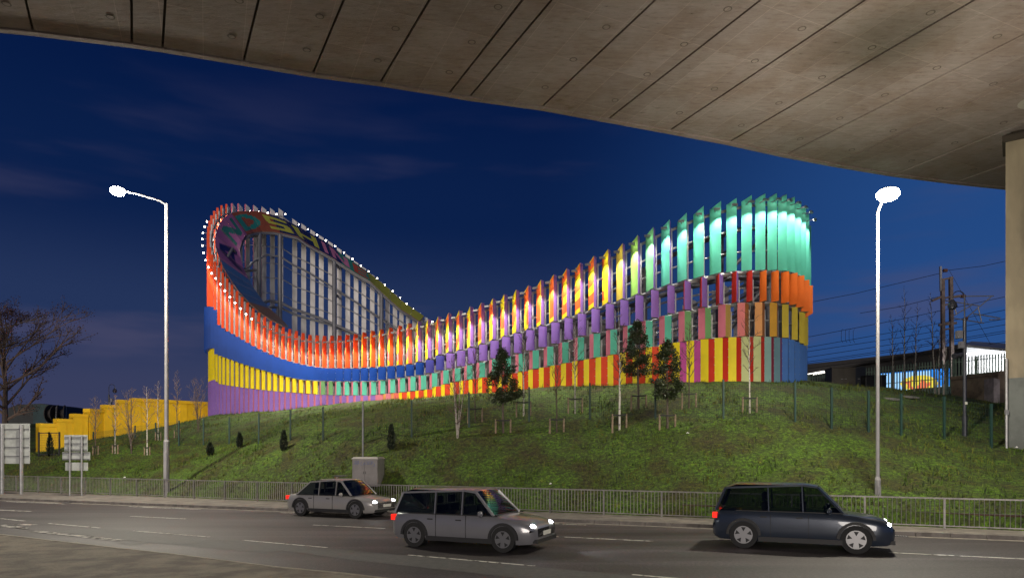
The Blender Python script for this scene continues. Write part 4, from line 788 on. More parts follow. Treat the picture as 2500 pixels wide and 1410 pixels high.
def camera_post(p, H, label, side, sc=1):
    t0 = empty('camera_post', p, 0, label, 'camera post', 'black camera posts'); bm_ = mat('post_black', (.03, .032, .045), .4, .3, .2, 3)
    m = MB(); m.tube([(0, 0, -.3), (0, 0, H*.13)], .11*sc, 12); m.tube([(0, 0, H*.13), (0, 0, H*.8)], .075*sc, 12); m.tube([(0, 0, H*.8), (0, 0, H*.96)], .03*sc, 8); m.build('pole', bm_, t0, smooth=True)
    pts = [(0, 0, H*.95)]+[(side*(.27-.27*math.cos(a)), 0, H*.95+.25*math.sin(a)) for a in [math.pi*i/8 for i in range(1, 8)]]+[(side*.54, 0, H*.93)]
    m = MB(); m.tube(pts, .022, 6); m.build('swan_neck', bm_, t0, smooth=True)
    m = MB(); m.tube([(side*.54, 0, H*.93), (side*.54, 0, H*.93-.16), (side*.54, 0, H*.93-.34)], [.05, .16, .20], 12); m.ball((side*.54, 0, H*.93-.36), .15, 0, 10, (1, 1, .7)); m.build('dome_camera', bm_, t0, smooth=True)
    m = MB(); m.box((side*.25, 0, H*.69), (.22, .2, .34)); m.box((side*.16, 0, H*.62), (.16, .18, .3)); m.bar((0, 0, H*.69), (side*.2, 0, H*.69), .04); m.build('control_box', mat('grey_box', (.12, .12, .14), .5), t0)
    m = MB(); m.tube([(side*.12, 0, H*.555), (side*.5, -.05, H*.54)], .09, 8); m.tube([(side*.42, -.04, H*.545), (side*.52, -.06, H*.54)], .13, 8); m.build('lamp_unit', bm_, t0)
    m = MB(); m.box((0, -.11*sc, H*.22), (.1, .012, .12)); m.build('label_plate', mat('white_plate', (.5, .5, .45), .5), t0)
p = onground(2355, 1064); camera_post(p, px2m(p, 1064-708), 'black camera post standing by the concrete retaining wall at the right', -1)
p = onground(266, 1062, 40, 75); camera_post(p, px2m(p, 1062-938), 'black camera post in front of the stepped yellow wall', 1)
# ------------------------------------------------------------------ backs of road signs, cabinets
sgn = mat('sign_back_grey', (.42, .44, .42), .5, .2, .22, 2.2); srl = mat('sign_rail', (.13, .13, .14), .5, .3)
def sign(p, label, posts, plates, rails, gz_):
    t0 = empty('road_sign', p, R(-3), label, 'road sign', 'backs of road signs behind the guardrail')
    for x, h, r_ in posts: m = MB(); m.tube([(x, -.06, gz_-p[2]-.3), (x, -.06, h)], r_, 12); m.build('post', galv, t0, smooth=True)
    for (x0, x1, z0, z1_) in plates: m = MB(); m.box(((x0+x1)/2, .05, (z0+z1_)/2), (x1-x0, .02, z1_-z0)); m.build('sign_plate', sgn, t0, bevel=.008)
    for (x0, x1, z) in rails: m = MB(); m.box(((x0+x1)/2, .025, z), (x1-x0, .03, .05)); m.build('rail', srl, t0)
Y = 40.5; k_ = Y/F; g = tz((-45-1250)/F*Y, Y); q = P(35, 1105, Y)
sx = lambda u, k_, u0: (u-u0)*k_
sign((q.x, q.y, CZ), 'back of a large grey road sign on two thick posts at the left edge', [(sx(6, k_, 35), (1105-1034)*k_, .1), (sx(55, k_, 35), (1105-1036)*k_, .1)], [(sx(-60, k_, 35), sx(73, k_, 35), (1105-1131)*k_, (1105-1033)*k_)], [(sx(-58, k_, 35), sx(72, k_, 35), (1105-v)*k_) for v in (1047, 1069, 1091, 1113)], .2)
Y = 39; k_ = Y/F; q = P(185, 1105, Y)
sign((q.x, q.y, CZ), 'back of a grey road sign made of three stacked plates on two thin posts', [(sx(172, k_, 185), (1105-1063)*k_, .05), (sx(202, k_, 185), (1105-1063)*k_, .05)], [(sx(154.5, k_, 185), sx(213.5, k_, 185), (1105-1100.5)*k_, (1105-1061)*k_), (sx(149.5, k_, 185), sx(220, k_, 185), (1105-1122)*k_, (1105-1103)*k_), (sx(157, k_, 185), sx(214.5, k_, 185), (1105-1148)*k_, (1105-1128)*k_)], [(sx(156, k_, 185), sx(212, k_, 185), (1105-v)*k_) for v in (1067, 1082, 1097)]+[(sx(151, k_, 185), sx(219, k_, 185), (1105-v)*k_) for v in (1105, 1120)], .2)
# grey double-door cabinet with scribble
cabm = mat('cabinet_grey', (.24, .225, .22), .5, .1, .2, 1.6); blue_ink = mat('blue_spray', (.03, .10, .35), .6); spot = mat('white_scuffs', (.4, .4, .42), .7)
Y = 32.5; q = P(860, 1190, Y); cz0 = zpx(1190, Y); k_ = Y/F; cw = 65*k_; chh = (1190-1118)*k_; az = R(-10)
cab = tag(empty('utility_cabinet', (q.x, q.y, cz0), az), 'grey steel double-door utility cabinet with blue scribble, behind the guardrail', 'cabinet')
m = MB(); m.box((cw/2, .45, chh/2+.02), (cw, .9, chh-.1)); m.build('body', cabm, cab, bevel=.01)
for x0 in (.012, cw/2+.008): m = MB(); m.box((x0+(cw/2-.02)/2, -.012, chh/2+.03), (cw/2-.02, .02, chh-.18)); d_ = m.build('door', cabm, cab); m = MB(); m.box((cw/2+(-.05 if x0 < .1 else .05), -.03, chh*.52), (.02, .02, .12)); m.build('handle', black_metal, d_)
m = MB(); m.hexa([(-.04, -.05, chh-.03), (cw+.05, -.05, chh-.03), (cw+.05, .95, chh-.03), (-.04, .95, chh-.03)], [(.05, .05, chh+.07), (cw-.04, .05, chh+.07), (cw-.04, .85, chh+.07), (.05, .85, chh+.07)]); m.build('lid', mat('lid_grey', (.3, .28, .26), .6), cab)
m = MB(); strokes = [[(.12, .2), (.32, .2), (.14, .1), (.3, .08), (.1, .02), (.3, .0)], [(.34, -.06), (.40, .22), (.30, .08), (.46, .06)], [(.62, .18), (.52, .1), (.54, -.05), (.68, -.04), (.7, .1)], [(.85, .16), (.74, .1), (.78, -.02), (.9, .0), (.92, .14), (.86, .2)], [(.98, .2), (.96, .0), (1.03, .0)], [(1.06, .22), (1.07, -.02)], [(1.14, -.02), (1.16, .2), (1.28, .15), (1.16, .08), (1.32, .04), (1.36, -.1), (1.22, -.1)]]
sc_ = cw/1.5
for s_ in strokes:
    for a, c in zip(s_[:-1], s_[1:]): m.bar((a[0]*sc_, -.028, chh*.80+a[1]*sc_*.9), (c[0]*sc_, -.028, chh*.80+c[1]*sc_*.9), .022, .006)
m.build('graffiti', blue_ink, cab)
q = P(815, 1190, 33.8); bn = tag(empty('grit_bin', (q.x, q.y, zpx(1190, 33.8)), R(-10)), 'small grey street box with a red and white striped band beside the cabinet', 'bin')
m = MB(); m.box((.36, .3, .27), (.66, .6, .58)); m.build('body', mat('bin_grey', (.13, .12, .115), .6, 0, .3, 4), bn, bevel=.01)
m = MB(); m.box((.36, .3, .60), (.72, .66, .06)); m.build('lid', mat('bin_lid', (.09, .085, .08), .6), bn)
m = MB()
for i in range(9): x = .03+i*.073; m.add([(x, -.005, .44), (x+.073, -.005, .44), (x+.093, -.005, .52), (x+.02, -.005, .52)], [(0, 1, 2, 3)], i % 2)
m.build('striped_band', [mat('band_red', (.5, .04, .03), .5), mat('band_white', (.6, .58, .55), .5)], bn)
p = onground(886, 1120, 30, 60); m = MB(); m.tube([(0, 0, -.3), (0, 0, px2m(p, 1120-983))], .045, 8); m.ball((0, 0, px2m(p, 1120-983)), .05); o = m.build('steel_post', galv, smooth=True); o.location = p; tag(o, 'thin plain grey steel post rising behind the utility cabinet', 'post')
# litter
lit = mat('litter_white', (.6, .6, .6), .6)
for i, (u, v, lab) in enumerate([(300, 1168, 'scrap of white litter on the bank left of the tall lamp'), (2480, 1095, 'scrap of litter near the pier'), (1340, 1186, 'scrap of litter mid-bank'), (1675, 1062, 'scrap of litter near the broad evergreen')]):
    p = onground(u, v, 20, 60); m = MB(); m.add([(0, 0, .04), (.16, .02, .06), (.13, .1, .09), (.02, .09, .05), (.07, .05, .12)], [(0, 1, 4), (1, 2, 4), (2, 3, 4), (3, 0, 4)]); o = m.build('litter', lit); o.location = p; tag(o, lab, 'litter', 'litter on the bank')
m = MB(); q = G(205, 1335); m.add([(0, 0, .01), (.38, -.12, .02), (.5, -.04, .05), (.3, .08, .02), (.12, .1, .06)], [(0, 1, 3), (1, 2, 3), (0, 3, 4)]); o = m.build('litter', mat('plastic_bag', (.5, .5, .52), .3)); o.location = q; tag(o, 'flattened clear plastic bag on the road by the island kerb', 'litter')
# ------------------------------------------------------------------ railway background at the right
ohl = tag(empty('overhead_line', P(2310, 960, 62)), 'rusty twin steel mast with cantilever arms and overhead railway wires', 'railway mast'); O0 = ohl.location.copy(); rust = mat('rusty_steel', (.20, .15, .13), .7, .2, .5, 2)
Yr = 62; im2 = mat('insulator', (.12, .06, .04), .4)
def rp(u, v, dy=0): return P(u, v, Yr+dy)-O0
def seg(list_, name, w, mtl=rust, tube=False, par=ohl):
    m = MB()
    for a, c in list_:
        if tube: m.tube([rp(*a), rp(*c)], w, 6)
        else: m.bar(rp(*a), rp(*c), w)
    return m.build(name, mtl, par)
seg([((2303, 960), (2301, 680))], 'mast', .28); seg([((2325, 960), (2321, 676))], 'mast', .28); seg([((2297, 710), (2296, 650))], 'mast_top', .16, galv)
seg([((2302, v), (2322, v-4)) for v in (682, 728, 745, 790, 805)], 'mast_rungs', .14)
seg([((2275, 734), (2299, 724)), ((2292, 793), (2335, 788)), ((2324, 725), (2345, 722))], 'bracket', .2)
seg([((2345, 723), (2426, 722)), ((2308, 733), (2390, 746)), ((2420, 724), (2360, 775)), ((2328, 770), (2372, 745)), ((2326, 776), (2402, 788)), ((2388, 748), (2396, 785)), ((2376, 765), (2442, 776)), ((2415, 780), (2441, 779)), ((2328, 740), (2336, 768))], 'cantilever_arms', .05, galv, True)
for q_ in (((2303, 660), (2312, 660)), ((2346, 723), (2356, 723)), ((2354, 779), (2361, 776))): seg([q_], 'insulator', .16, im2, True)
wm = mat('wire', (.02, .02, .022), .5, .4)
for (u0, v0, u1, v1) in [(1965, 738, 2303, 665), (2310, 660, 2455, 635), (1965, 822, 2455, 722), (1965, 847, 2455, 754), (1965, 857, 2455, 776), (1965, 871, 2455, 790), (1965, 882, 2455, 805), (1965, 886, 2455, 810), (1965, 898, 2455, 832), (2100, 764, 2300, 722)]:
    du, dv = (u1-u0), (v1-v0); ex = .25 if (u0, v0) != (1965, 738) and u1 != 2303 else 0
    m = MB(); a = rp(u0-du*(.25 if u0 == 1965 else 0), v0-dv*(.25 if u0 == 1965 else 0), 3); c = rp(u1+du*(.3 if u1 == 2455 else 0), v1+dv*(.3 if u1 == 2455 else 0), -1 if u1 == 2455 else 0); mid = (a+c)/2-Vector((0, 0, .18)); m.tube([a, mid, c], .022, 4); m.build('wire', wm, ohl)
for u in (2058, 2068, 2077, 2087):
    m = MB(); m.tube([rp(u, 803), rp(u-4, 806), rp(u-4, 830), rp(u, 836)], .018, 4); m.build('dropper', wm, ohl)
seg([((2318, 660), (2452, 900))], 'stay_wire', .015, wm, True)
# long dark station building with strip lights
stn = tag(empty('station_building', P(2150, 960, 70)), 'long low dark station building with white strip lights under its roof edge', 'building'); S0 = stn.location.copy()
sdk = mat('station_dark', (.035, .033, .032), .7, 0, .3, 1)
def quadwall(u0, vt0, u1, vt1, Y0, Y1, th, base, m, mi=0, off_=S0):
    a, c = P(u0, vt0, Y0), P(u1, vt1, Y1); d = Vector((c.x-a.x, c.y-a.y)).normalized(); q = Vector((-d.y, d.x))*th
    if q.y < 0: q = -q
    m.hexa([(a.x-off_.x, a.y-off_.y, base-off_.z), (c.x-off_.x, c.y-off_.y, base-off_.z), (c.x+q.x-off_.x, c.y+q.y-off_.y, base-off_.z), (a.x+q.x-off_.x, a.y+q.y-off_.y, base-off_.z)], [(a.x-off_.x, a.y-off_.y, a.z-off_.z), (c.x-off_.x, c.y-off_.y, c.z-off_.z), (c.x+q.x-off_.x, c.y+q.y-off_.y, c.z-off_.z), (a.x+q.x-off_.x, a.y+q.y-off_.y, a.z-off_.z)], mi)
m = MB(); quadwall(1900, 932, 2365, 842, 82, 66, 5, 5, m); m.build('wall', sdk, stn)
m = MB(); quadwall(1900, 925, 2365, 835, 81.5, 65.5, 6, zpx(842, 66)-.2, m); m.build('roof', mat('roof_dark', (.05, .045, .042), .6), stn)
strip = mat('strip_light', (1, 1, 1), .5, emit=3.0, ecol=(1, .95, .85))
for (u0, v0, u1, v1) in [(1962, 914.5, 2012, 905.5), (1984, 914, 2089, 896)]:
    m = MB(); m.bar(P(u0, v0, 78)-S0, P(u1, v1, 74)-S0, .08); m.build('strip_light', strip, stn)
# lit white platform shelter
shl = tag(empty('platform_shelter', P(2420, 900, 60)), 'brightly lit white platform shelter with a flat grey roof behind the palisade fence', 'shelter'); H0 = shl.location.copy()
wht = mat('white_panels', (.75, .75, .76), .6, 0, .08, 2)
m = MB(); quadwall(2358, 846, 2560, 850, 62, 60, .3, 4, m, 0, H0); m.build('wall', wht, shl)
m = MB(); a, c = P(2352, 846, 60), P(2560, 868, 56); e0, e1 = P(2372, 838, 66), P(2560, 850, 64)
m.hexa([a-H0, c-H0, e1-H0, e0-H0], [v_+Vector((0, 0, .22)) for v_ in (a-H0, c-H0, e1-H0, e0-H0)]); m.build('roof', mat('shelter_roof', (.3, .3, .3), .6), shl)
L = bpy.data.lights.new('shelter_light', 'AREA'); L.shape = 'RECTANGLE'; L.size = 6; L.size_y = .3; L.energy = 230; L.color = (.95, .97, 1); lo = bpy.data.objects.new('shelter_light', L); S.collection.objects.link(lo); lo.parent = shl; lo.location = P(2430, 868, 59.5)-H0; lo.rotation_euler = (R(55), 0, 0)
m = MB(); m.box(P(2430, 862, 59.7)-H0, (6, .1, .06)); m.build('tube_light', mat('shelter_tube', (1, 1, 1), .5, emit=6, ecol=(.95, .97, 1)), shl)
# glowing advertising screen
scn = tag(empty('display_screen', P(2235, 950, 56)), 'glowing blue display screen with a yellow and red blob behind the palisade fence', 'screen'); D0 = scn.location.copy()
m = MB(); sb, sy, sr, sw = [mat('screen_'+a_, (0, 0, 0), .4, emit=e_, ecol=c_) for a_, e_, c_ in (('blue', 1.0, (.03, .30, 1)), ('yellow', 1.0, (1, .82, .08)), ('red', 1.0, (.95, .22, .10)), ('pale', 1.2, (.35, .65, 1)))]
na, nb_ = 60, 20
for i in range(na):
    for j in range(nb_):
        f = (i+.5)/na; g = (j+.5)/nb_
        def sp_(x, y): u = 2150+x*168; vt = 911-x*13; return P(u, vt+(952-vt)*y, 56)-D0
        e_ = ((f-.56)/.27)**2+((g-.66)/.42)**2; e2 = ((f-.54)/.19)**2+((g-.70)/.27)**2; mi = 0
        if e_ < 1: mi = 1
        if e2 < 1 and (math.sin(f*34)+math.sin(g*9+f*11)) > -.2: mi = 2
        if e_ >= 1 and (f < .72 or g > .8): mi = 3
        if g < .07: mi = 0
        m.add([sp_(i/na, j/nb_), sp_((i+1)/na, j/nb_), sp_((i+1)/na, (j+1)/nb_), sp_(i/na, (j+1)/nb_)], [(0, 1, 2, 3)], mi)
m.build('lit_panel', [sb, sy, sr, sw], scn)
m = MB(); a, c = P(2148, 908, 56.1)-D0, P(2320, 895, 56.1)-D0
m.hexa([(a.x, a.y, -2), (c.x, c.y, -2), (c.x, c.y+.4, -2), (a.x, a.y+.4, -2)], [a, c, c+Vector((0, .4, 0)), a+Vector((0, .4, 0))]); m.build('casing', black_metal, scn)
# palisade fence
pal = tag(empty('palisade_fence', P(2200, 940, 48)), 'green steel palisade fence with pointed pales along the railway', 'fence'); L0 = pal.location.copy(); pm = mat('palisade_green', (.12, .19, .15), .55, .2, .3, 3)
fl = [(1900, 922, 53), (1975, 911, 52), (2098, 898, 50), (2180, 890, 49), (2312, 877, 47.5), (2330, 872, 47.2), (2385, 865, 46.5), (2470, 856, 46), (2560, 848, 45)]
for (u0, v0, Y0), (u1, v1, Y1) in zip(fl[:-1], fl[1:]):
    a, c = P(u0, v0, Y0), P(u1, v1, Y1); nn = max(3, int((c-a).length/.17)); m = MB(); d = (c-a)/nn; dn = Vector((d.x, d.y, 0)).normalized()*.036
    for i in range(nn):
        q = a+d*(i+.5)-L0; lo_ = q-Vector((0, 0, 2.4)); m.add([lo_-dn, lo_+dn, q+dn-Vector((0, 0, .12)), q, q-dn-Vector((0, 0, .12))], [(0, 1, 2, 3, 4)])
        y_ = Vector((0, .02, 0)); m.add([lo_-dn+y_, lo_+dn+y_, q+dn-Vector((0, 0, .12))+y_, q+y_, q-dn-Vector((0, 0, .12))+y_], [(4, 3, 2, 1, 0)])
    for h in (.35, 1.3, 2.2): m.bar(a-L0-Vector((0, -.05, h)), c-L0-Vector((0, -.05, h)), .05)
    m.bar(a-L0-Vector((0, -.1, .1)), a-L0-Vector((0, -.1, 2.6)), .12)
    m.build('pale_panel', pm, pal)
# equipment boxes by the fence
def eqbox(u0, u1, vt, Y, d, m1, name, label, cat, group=None, door=True):
    a = P(u0, vt, Y); w = (u1-u0)*Y/F; g = tz(a.x, a.y)-1.2; t0 = empty(name, (a.x, a.y, g), R(-4), label, cat, group); h = a.z-g
    m = MB(); m.box((w/2, d/2, h/2), (w, d, h)); m.build('body', m1, t0, bevel=.02); m = MB(); m.box((w/2, d/2, h+.03), (w+.06, d+.06, .05)); m.build('lid', m1, t0)
    if door:
        for x in (.03, w/2+.01): m = MB(); m.box((x+(w/2-.04)/2, -.012, h/2), (w/2-.04, .02, h-.1)); dd_ = m.build('door', m1, t0); m = MB(); m.box((w/2+(-.12 if x < .1 else .12), -.03, h*.75), (.14, .03, .04)); m.build('handle', galv, dd_)
eqbox(2031, 2087, 898, 47, 1.2, mat('equipment_brown', (.085, .075, .06), .55, .1, .3, 1.2), 'equipment_cabinet', 'wide brown-grey equipment cabinet with two doors on the ridge', 'cabinet')
eqbox(2088, 2113, 897, 47.3, 1.2, mat('equipment_navy', (.012, .018, .035), .5, .1, .3, 2), 'equipment_cabinet', 'narrow tall dark navy cabinet right of the brown one', 'cabinet', door=True)
eqbox(2114, 2134, 917, 46.5, .9, black_metal, 'equipment_cabinet', 'low black cabinet beside the tall navy one', 'cabinet', door=False)
eqbox(2152, 2164, 916, 45.5, .6, black_metal, 'equipment_cabinet', 'small black cabinet in front of the left end of the glowing screen', 'cabinet', door=False)
# concrete retaining wall
rw = tag(empty('retaining_wall', P(2390, 960, 41)), 'weathered concrete retaining wall running down to the pier', 'wall'); Q0 = rw.location.copy(); rc = mat('wall_concrete', (.20, .155, .12), .85, 0, .5, 1.0, .3, 10, col2=(.07, .055, .045))
m = MB(); quadwall(2322, 922, 2437, 910, 43, 40, .5, 2, m, 0, Q0); m.build('wall', rc, rw); m = MB(); quadwall(2320, 919, 2439, 907, 42.9, 39.9, .6, zpx(922, 41.5)+.02, m, 0, Q0); m.build('coping', rc, rw)
m = MB(); quadwall(2426, 922, 2441, 925, 39.3, 39.3, .8, 2, m, 0, Q0); tag(m.build('end_pier', mat('pale_pier', (.30, .27, .30), .8, 0, .4, 2), rw), 'paler chipped end of the wall')
m = MB(); quadwall(2440, 905, 2600, 890, 44, 42, .5, 2, m, 0, Q0); m.build('upper_wall', rc, rw)
# service covers on the bank
cov = mat('cover_concrete', (.16, .15, .14), .8)
for i, (u, v, lab) in enumerate([(2180, 976, 'pale square cover slab on the ridge left of the other'), (2222, 971, 'pale square cover slab on the ridge in front of the glowing screen')]):
    p = onground(u, v, 30, 50); p.z += .03; m = MB(); m.box((0, 0, .02), (.6, .6, .08)); o = m.build('cover_slab', cov, bevel=.01); o.location = p; o.rotation_euler = (R(12), 0, R(20)); tag(o, lab, 'cover slab', 'cover slabs')
# ------------------------------------------------------------------ traffic
glass = bpy.data.materials.new('car_glass'); glass.use_nodes = True; n = glass.node_tree.nodes; l = glass.node_tree.links; n.remove(n['Principled BSDF'])
g1 = n.new('ShaderNodeBsdfTransparent'); g1.inputs[0].default_value = (.30, .33, .33, 1); g2 = n.new('ShaderNodeBsdfGlossy'); g2.inputs['Roughness'].default_value = .04; gf = n.new('ShaderNodeFresnel'); gf.inputs[0].default_value = 1.5; gx_ = n.new('ShaderNodeMixShader'); l.new(gf.outputs[0], gx_.inputs[0]); l.new(g1.outputs[0], gx_.inputs[1]); l.new(g2.outputs[0], gx_.inputs[2]); l.new(gx_.outputs[0], n['Material Output'].inputs[0])
tyre = mat('tyre', (.012, .012, .012), .8); rim = mat('alloy', (.35, .35, .36), .3, .8); plastic = mat('black_plastic', (.015, .015, .016), .6); hl = mat('headlight_glow', (1, 1, 1), .3, emit=35, ecol=(.9, .95, 1)); tl = mat('tail_light', (.5, .01, .01), .3, emit=1.2, ecol=(1, .02, .01)); seatm = mat('car_seat', (.03, .03, .035), .8); plate = mat('number_plate', (.6, .6, .55), .5)
def car(front, heading, L, Wd, H, paintc, label, style='suv', glow=120, plate_z=.48):
    pm_ = mat('car_paint', paintc, .28, .25, .04, 2); pm_.node_tree.nodes['Principled BSDF'].inputs['Coat Weight'].default_value = .8
    a = math.atan2(heading.y, heading.x); t0 = empty('car', (front.x-heading.x*L/2, front.y-heading.y*L/2, .004), a, label, 'car', 'cars on the road'); hw = Wd/2; g = .17
    bz = H*.60; hood = H*.56 if style != 'van' else H*.60
    # stations along x: (x, half width, belt z, bottom z)
    X0 = -L/2; st_ = [(0, .80, .62, .34), (.015, .90, .86, .28), (.05, .97, .98, .22), (.18, 1, 1.0, .2), (.4, 1, 1.0, .2), (.62, 1, .98, .2), (.70, 1, .97, .2), (.80, .985, .92, .2), (.90, .95, .86, .2), (.96, .88, .78, .22), (.99, .78, .66, .26), (1, .70, .54, .32)]
    m = MB(); ring_ = []
    for x, w, zf_, zb_ in st_:
        X = X0+x*L; w = w*hw; zt = bz*zf_; sec = [(w*.90, zb_), (w*.985, zb_+.10), (w, zb_+.30), (w*.995, zt*.80), (w*.965, zt*.93), (w*.90, zt), (w*.5, zt+.03), (0, zt+.04)]
        ring_.append([(X, -y, z) for y, z in sec]+[(X, y, z) for y, z in sec[-2::-1]])
    nn = len(ring_[0]); m.add([p for r_ in ring_ for p in r_], [(i*nn+k, (i+1)*nn+k, (i+1)*nn+k+1, i*nn+k+1) for i in range(len(ring_)-1) for k in range(nn-1)]+[tuple(range(nn)), tuple(range((len(ring_)-1)*nn, len(ring_)*nn))[::-1]]+[(i*nn, i*nn+nn-1, (i+1)*nn+nn-1, (i+1)*nn) for i in range(len(ring_)-1)])
    body = m.build('body', pm_, t0, smooth=True)
    # wheel-arch trims
    wr = .335 if style != 'suv' else .36; wx = (X0+L*.185, X0+L*.80)
    gh = [(.02 if style != 'hatch' else .03, .955, .0), (.075, .955, .86), (.14, .955, 1.0), (.52, .955, 1.0), (.60, .955, .93), (.735, .955, .0)] if style != 'saloon' else [(.13, .955, 0), (.27, .955, .86), (.36, .955, 1.0), (.54, .955, 1.0), (.62, .955, .92), (.75, .955, 0)]
    zr0 = bz*.98; m = MB(); rr = []
    for x, w, f in gh:
        X = X0+x*L; z = zr0+(H-zr0)*f; wt = hw*(.935-.17*f); rr.append([(X, -hw*.935, zr0), (X, -wt, z), (X, -wt*.7, z+.035*f), (X, 0, z+.05*f), (X, wt*.7, z+.035*f), (X, wt, z), (X, hw*.935, zr0)])
    nn = 7; fs = []; mi_ = []
    vs = [p for r_ in rr for p in r_]
    for i in range(len(rr)-1):
        for k in range(nn-1):
            fs.append((i*nn+k, (i+1)*nn+k, (i+1)*nn+k+1, i*nn+k+1)); mi_.append(1 if (k in (1, 2, 3, 4) and 1 <= i < len(rr)-2) else 0)
    b0 = len(m.v); m.v += vs; m.f += fs; m.m += mi_; m.build('windows', [glass, pm_], t0, smooth=True)
    m = MB()
    for sgn_ in (-1, 1):
        for i in ((0, 1), (4, 5), (4, 4)):
            if i[0] == i[1]: continue
            p0, p1 = rr[i[0]], rr[i[1]]; k = 1 if sgn_ < 0 else 5; kk = 0 if sgn_ < 0 else 6
            m.bar(Vector(p0[k]) if p0[k][2] > zr0+.01 else Vector(p0[kk]), Vector(p1[k]) if p1[k][2] > zr0+.01 else Vector(p1[kk]), .07, .05)
        for xp in (.33, .52): X = X0+xp*L+(.06*L if style == 'saloon' else 0); m.bar((X, sgn_*hw*.94, zr0), (X-.03, sgn_*hw*.785, H-.02), .08, .03)
        m.bar(Vector(rr[1][1 if sgn_ < 0 else 5]), Vector(rr[3][1 if sgn_ < 0 else 5]), .05, .05); m.bar(Vector(rr[3][1 if sgn_ < 0 else 5]), Vector(rr[4][1 if sgn_ < 0 else 5]), .05, .05)
    m.build('pillars', pm_, t0)
    for X in wx:
        for sgn_ in (-1, 1):
            m = MB(); m.tube([(X, sgn_*(hw-.24), wr), (X, sgn_*(hw+.005), wr)], wr, 22); w_ = m.build('wheel', tyre, t0, smooth=True); m = MB(); m.tube([(X, sgn_*(hw+.0), wr), (X, sgn_*(hw+.014), wr)], wr*.66, 18)
            for q in range(5): a0 = q*1.2566+.3; c_ = Vector((X+math.cos(a0)*wr*.38, sgn_*(hw+.010), wr+math.sin(a0)*wr*.38)); dv = Vector((math.cos(a0), 0, math.sin(a0))); pv = Vector((-dv.z, 0, dv.x)); o_ = Vector((0, sgn_*.010, 0)); m.add([c_-dv*wr*.12+o_, c_+dv*wr*.19-pv*wr*.17+o_, c_+dv*wr*.19+pv*wr*.17+o_], [(0, 1, 2)], 1)
            m.build('rim', [rim, plastic], w_)
            m = MB(); 
            for q in range(13):
                a0, a1 = math.pi*q/12.0, math.pi*(q+1)/12.0
                if q < 12: m.bar((X+math.cos(a0)*(wr+.05), sgn_*(hw+.0), wr+math.sin(a0)*(wr+.05)), (X+math.cos(a1)*(wr+.05), sgn_*(hw+.0), wr+math.sin(a1)*(wr+.05)), .06, .075)
            m.build('arch', plastic, t0)
    fx = L/2
    m = MB(); m.box((fx-.06, 0, .47), (.10, Wd*.62, .24)); m.box((fx-.05, 0, .30), (.12, Wd*.78, .10)); m.build('grille', plastic, t0)
    m = MB(); m.box((fx+.005, 0, plate_z), (.02, .52, .11)); m.build('number_plate', plate, t0)
    for sgn_ in (-1, 1):
        m = MB(); m.ball((fx-.20, sgn_*hw*.70, bz*.72), .14, 0, 12, (.95, .9, .46)); m.build('headlight', hl, t0, smooth=True)
        m = MB(); m.box((-fx+.06, sgn_*hw*.83, bz*.84), (.12, .16, .15)); m.build('tail_light', tl, t0)
        m = MB(); m.ball((X0+L*.66, sgn_*(hw+.08), bz*1.04), .11, 0, 10, (.6, 1, .75)); m.build('mirror', pm_, t0, smooth=True)
    m = MB()
    for xp, yy in ((.52, .36), (.52, -.36), (.30, .36), (.30, -.36)): X = X0+xp*L; m.box((X, yy, bz*.98), (.14, .5, .42)); m.box((X-.03, yy, bz+.34), (.1, .26, .2))
    m.box((X0+.70*L, 0, bz*.96), (.3, Wd*.8, .1)); m.tube([(X0+.64*L, -.42, bz+.02), (X0+.635*L, -.30, bz+.12), (X0+.64*L, -.18, bz+.02)], .02, 6); m.build('seats', seatm, t0)
    m = MB()
    for sgn_ in (-1, 1): m.box((0, sgn_*hw*.985, .27), (L*.46, .05, .12)); m.box((X0+.45*L, sgn_*hw*.955, zr0+.005), (L*.62, .025, .025))
    m.build('side_trim', plastic, t0)
    m = MB()
    for xp in (.34, .55): X = X0+xp*L; [m.box((X, sgn_*(hw*1.001), .62), (.012, .012, .6)) for sgn_ in (-1, 1)]
    for xp in (.30, .50): X = X0+xp*L; [m.box((X, sgn_*(hw*1.0+.008), bz*.84), (.16, .02, .03)) for sgn_ in (-1, 1)]
    m.build('door_lines', plastic, t0)
    Ld = bpy.data.lights.new('beam', 'SPOT'); Ld.energy = glow; Ld.spot_size = R(70); Ld.spot_blend = .8; Ld.shadow_soft_size = .1; Ld.color = (.9, .95, 1); lo = bpy.data.objects.new('beam', Ld); S.collection.objects.link(lo); lo.parent = t0; lo.location = (fx+.1, 0, .62); lo.rotation_euler = Vector((1, 0, -.12)).to_track_quat('-Z', 'Y').to_euler()
hd_ = Vector((.915, -.404))
f1 = G(2178, 1345).xy; car(f1, hd_, 4.4, 1.84, 1.70, (.03, .04, .06), 'dark blue-grey tall car nearest the right street lamp with bright headlights', 'suv')
f2 = G(1335, 1342).xy; car(f2, hd_, 4.3, 1.80, 1.55, (.20, .20, .215), 'silver hatchback in the near lane in the middle of the road', 'hatch')
f3 = G(945, 1262).xy; car(f3, hd_, 4.4, 1.78, 1.46, (.32, .31, .30), 'pale saloon car in the far lane just below the utility cabinet', 'saloon')
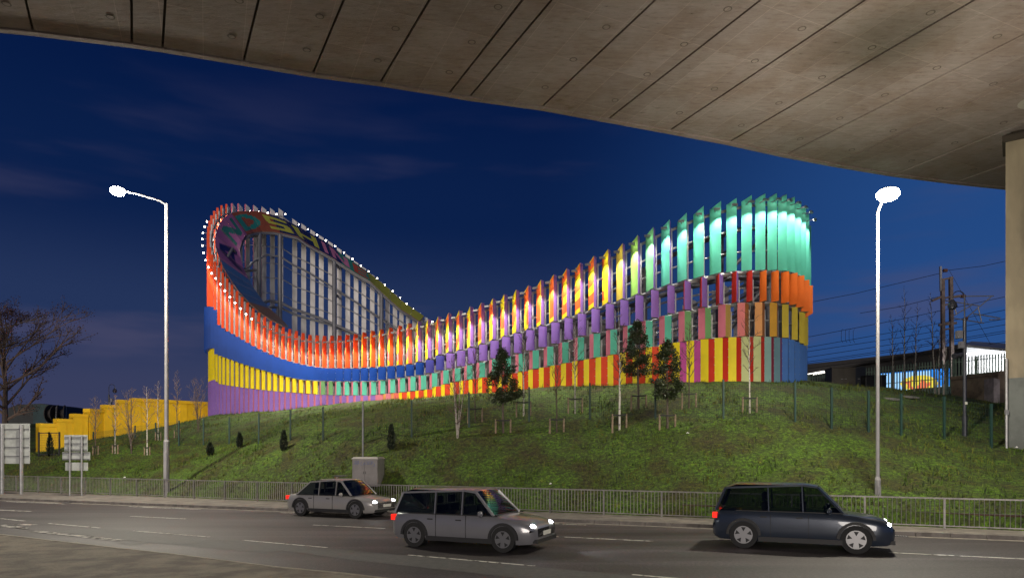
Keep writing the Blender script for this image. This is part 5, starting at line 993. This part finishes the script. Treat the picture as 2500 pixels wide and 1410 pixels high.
# ------------------------------------------------------------------ small road and bank details
dk = mat('drain_iron', (.02, .02, .02), .6, .4)
for i, t_ in enumerate((3.2, 22.0, 40.5)):
    c = kp(t_, -.17); m = MB(); ang_ = math.atan2(KD.y, KD.x); m.box((0, 0, .006), (.44, .26, .01), 0)
    for q in range(6): m.box((-.17+q*.068, 0, .013), (.03, .22, .01), 0, 1)
    o = m.build('drain_grating', [dk, galv]); o.location = (c.x, c.y, .003); o.rotation_euler = (0, 0, ang_)
    tag(o, ['iron drain grating in the gutter nearest the pier', 'iron drain grating in the gutter at the middle of the road', 'iron drain grating in the gutter toward the left road signs'][i], 'drain', 'drain gratings in the gutter')
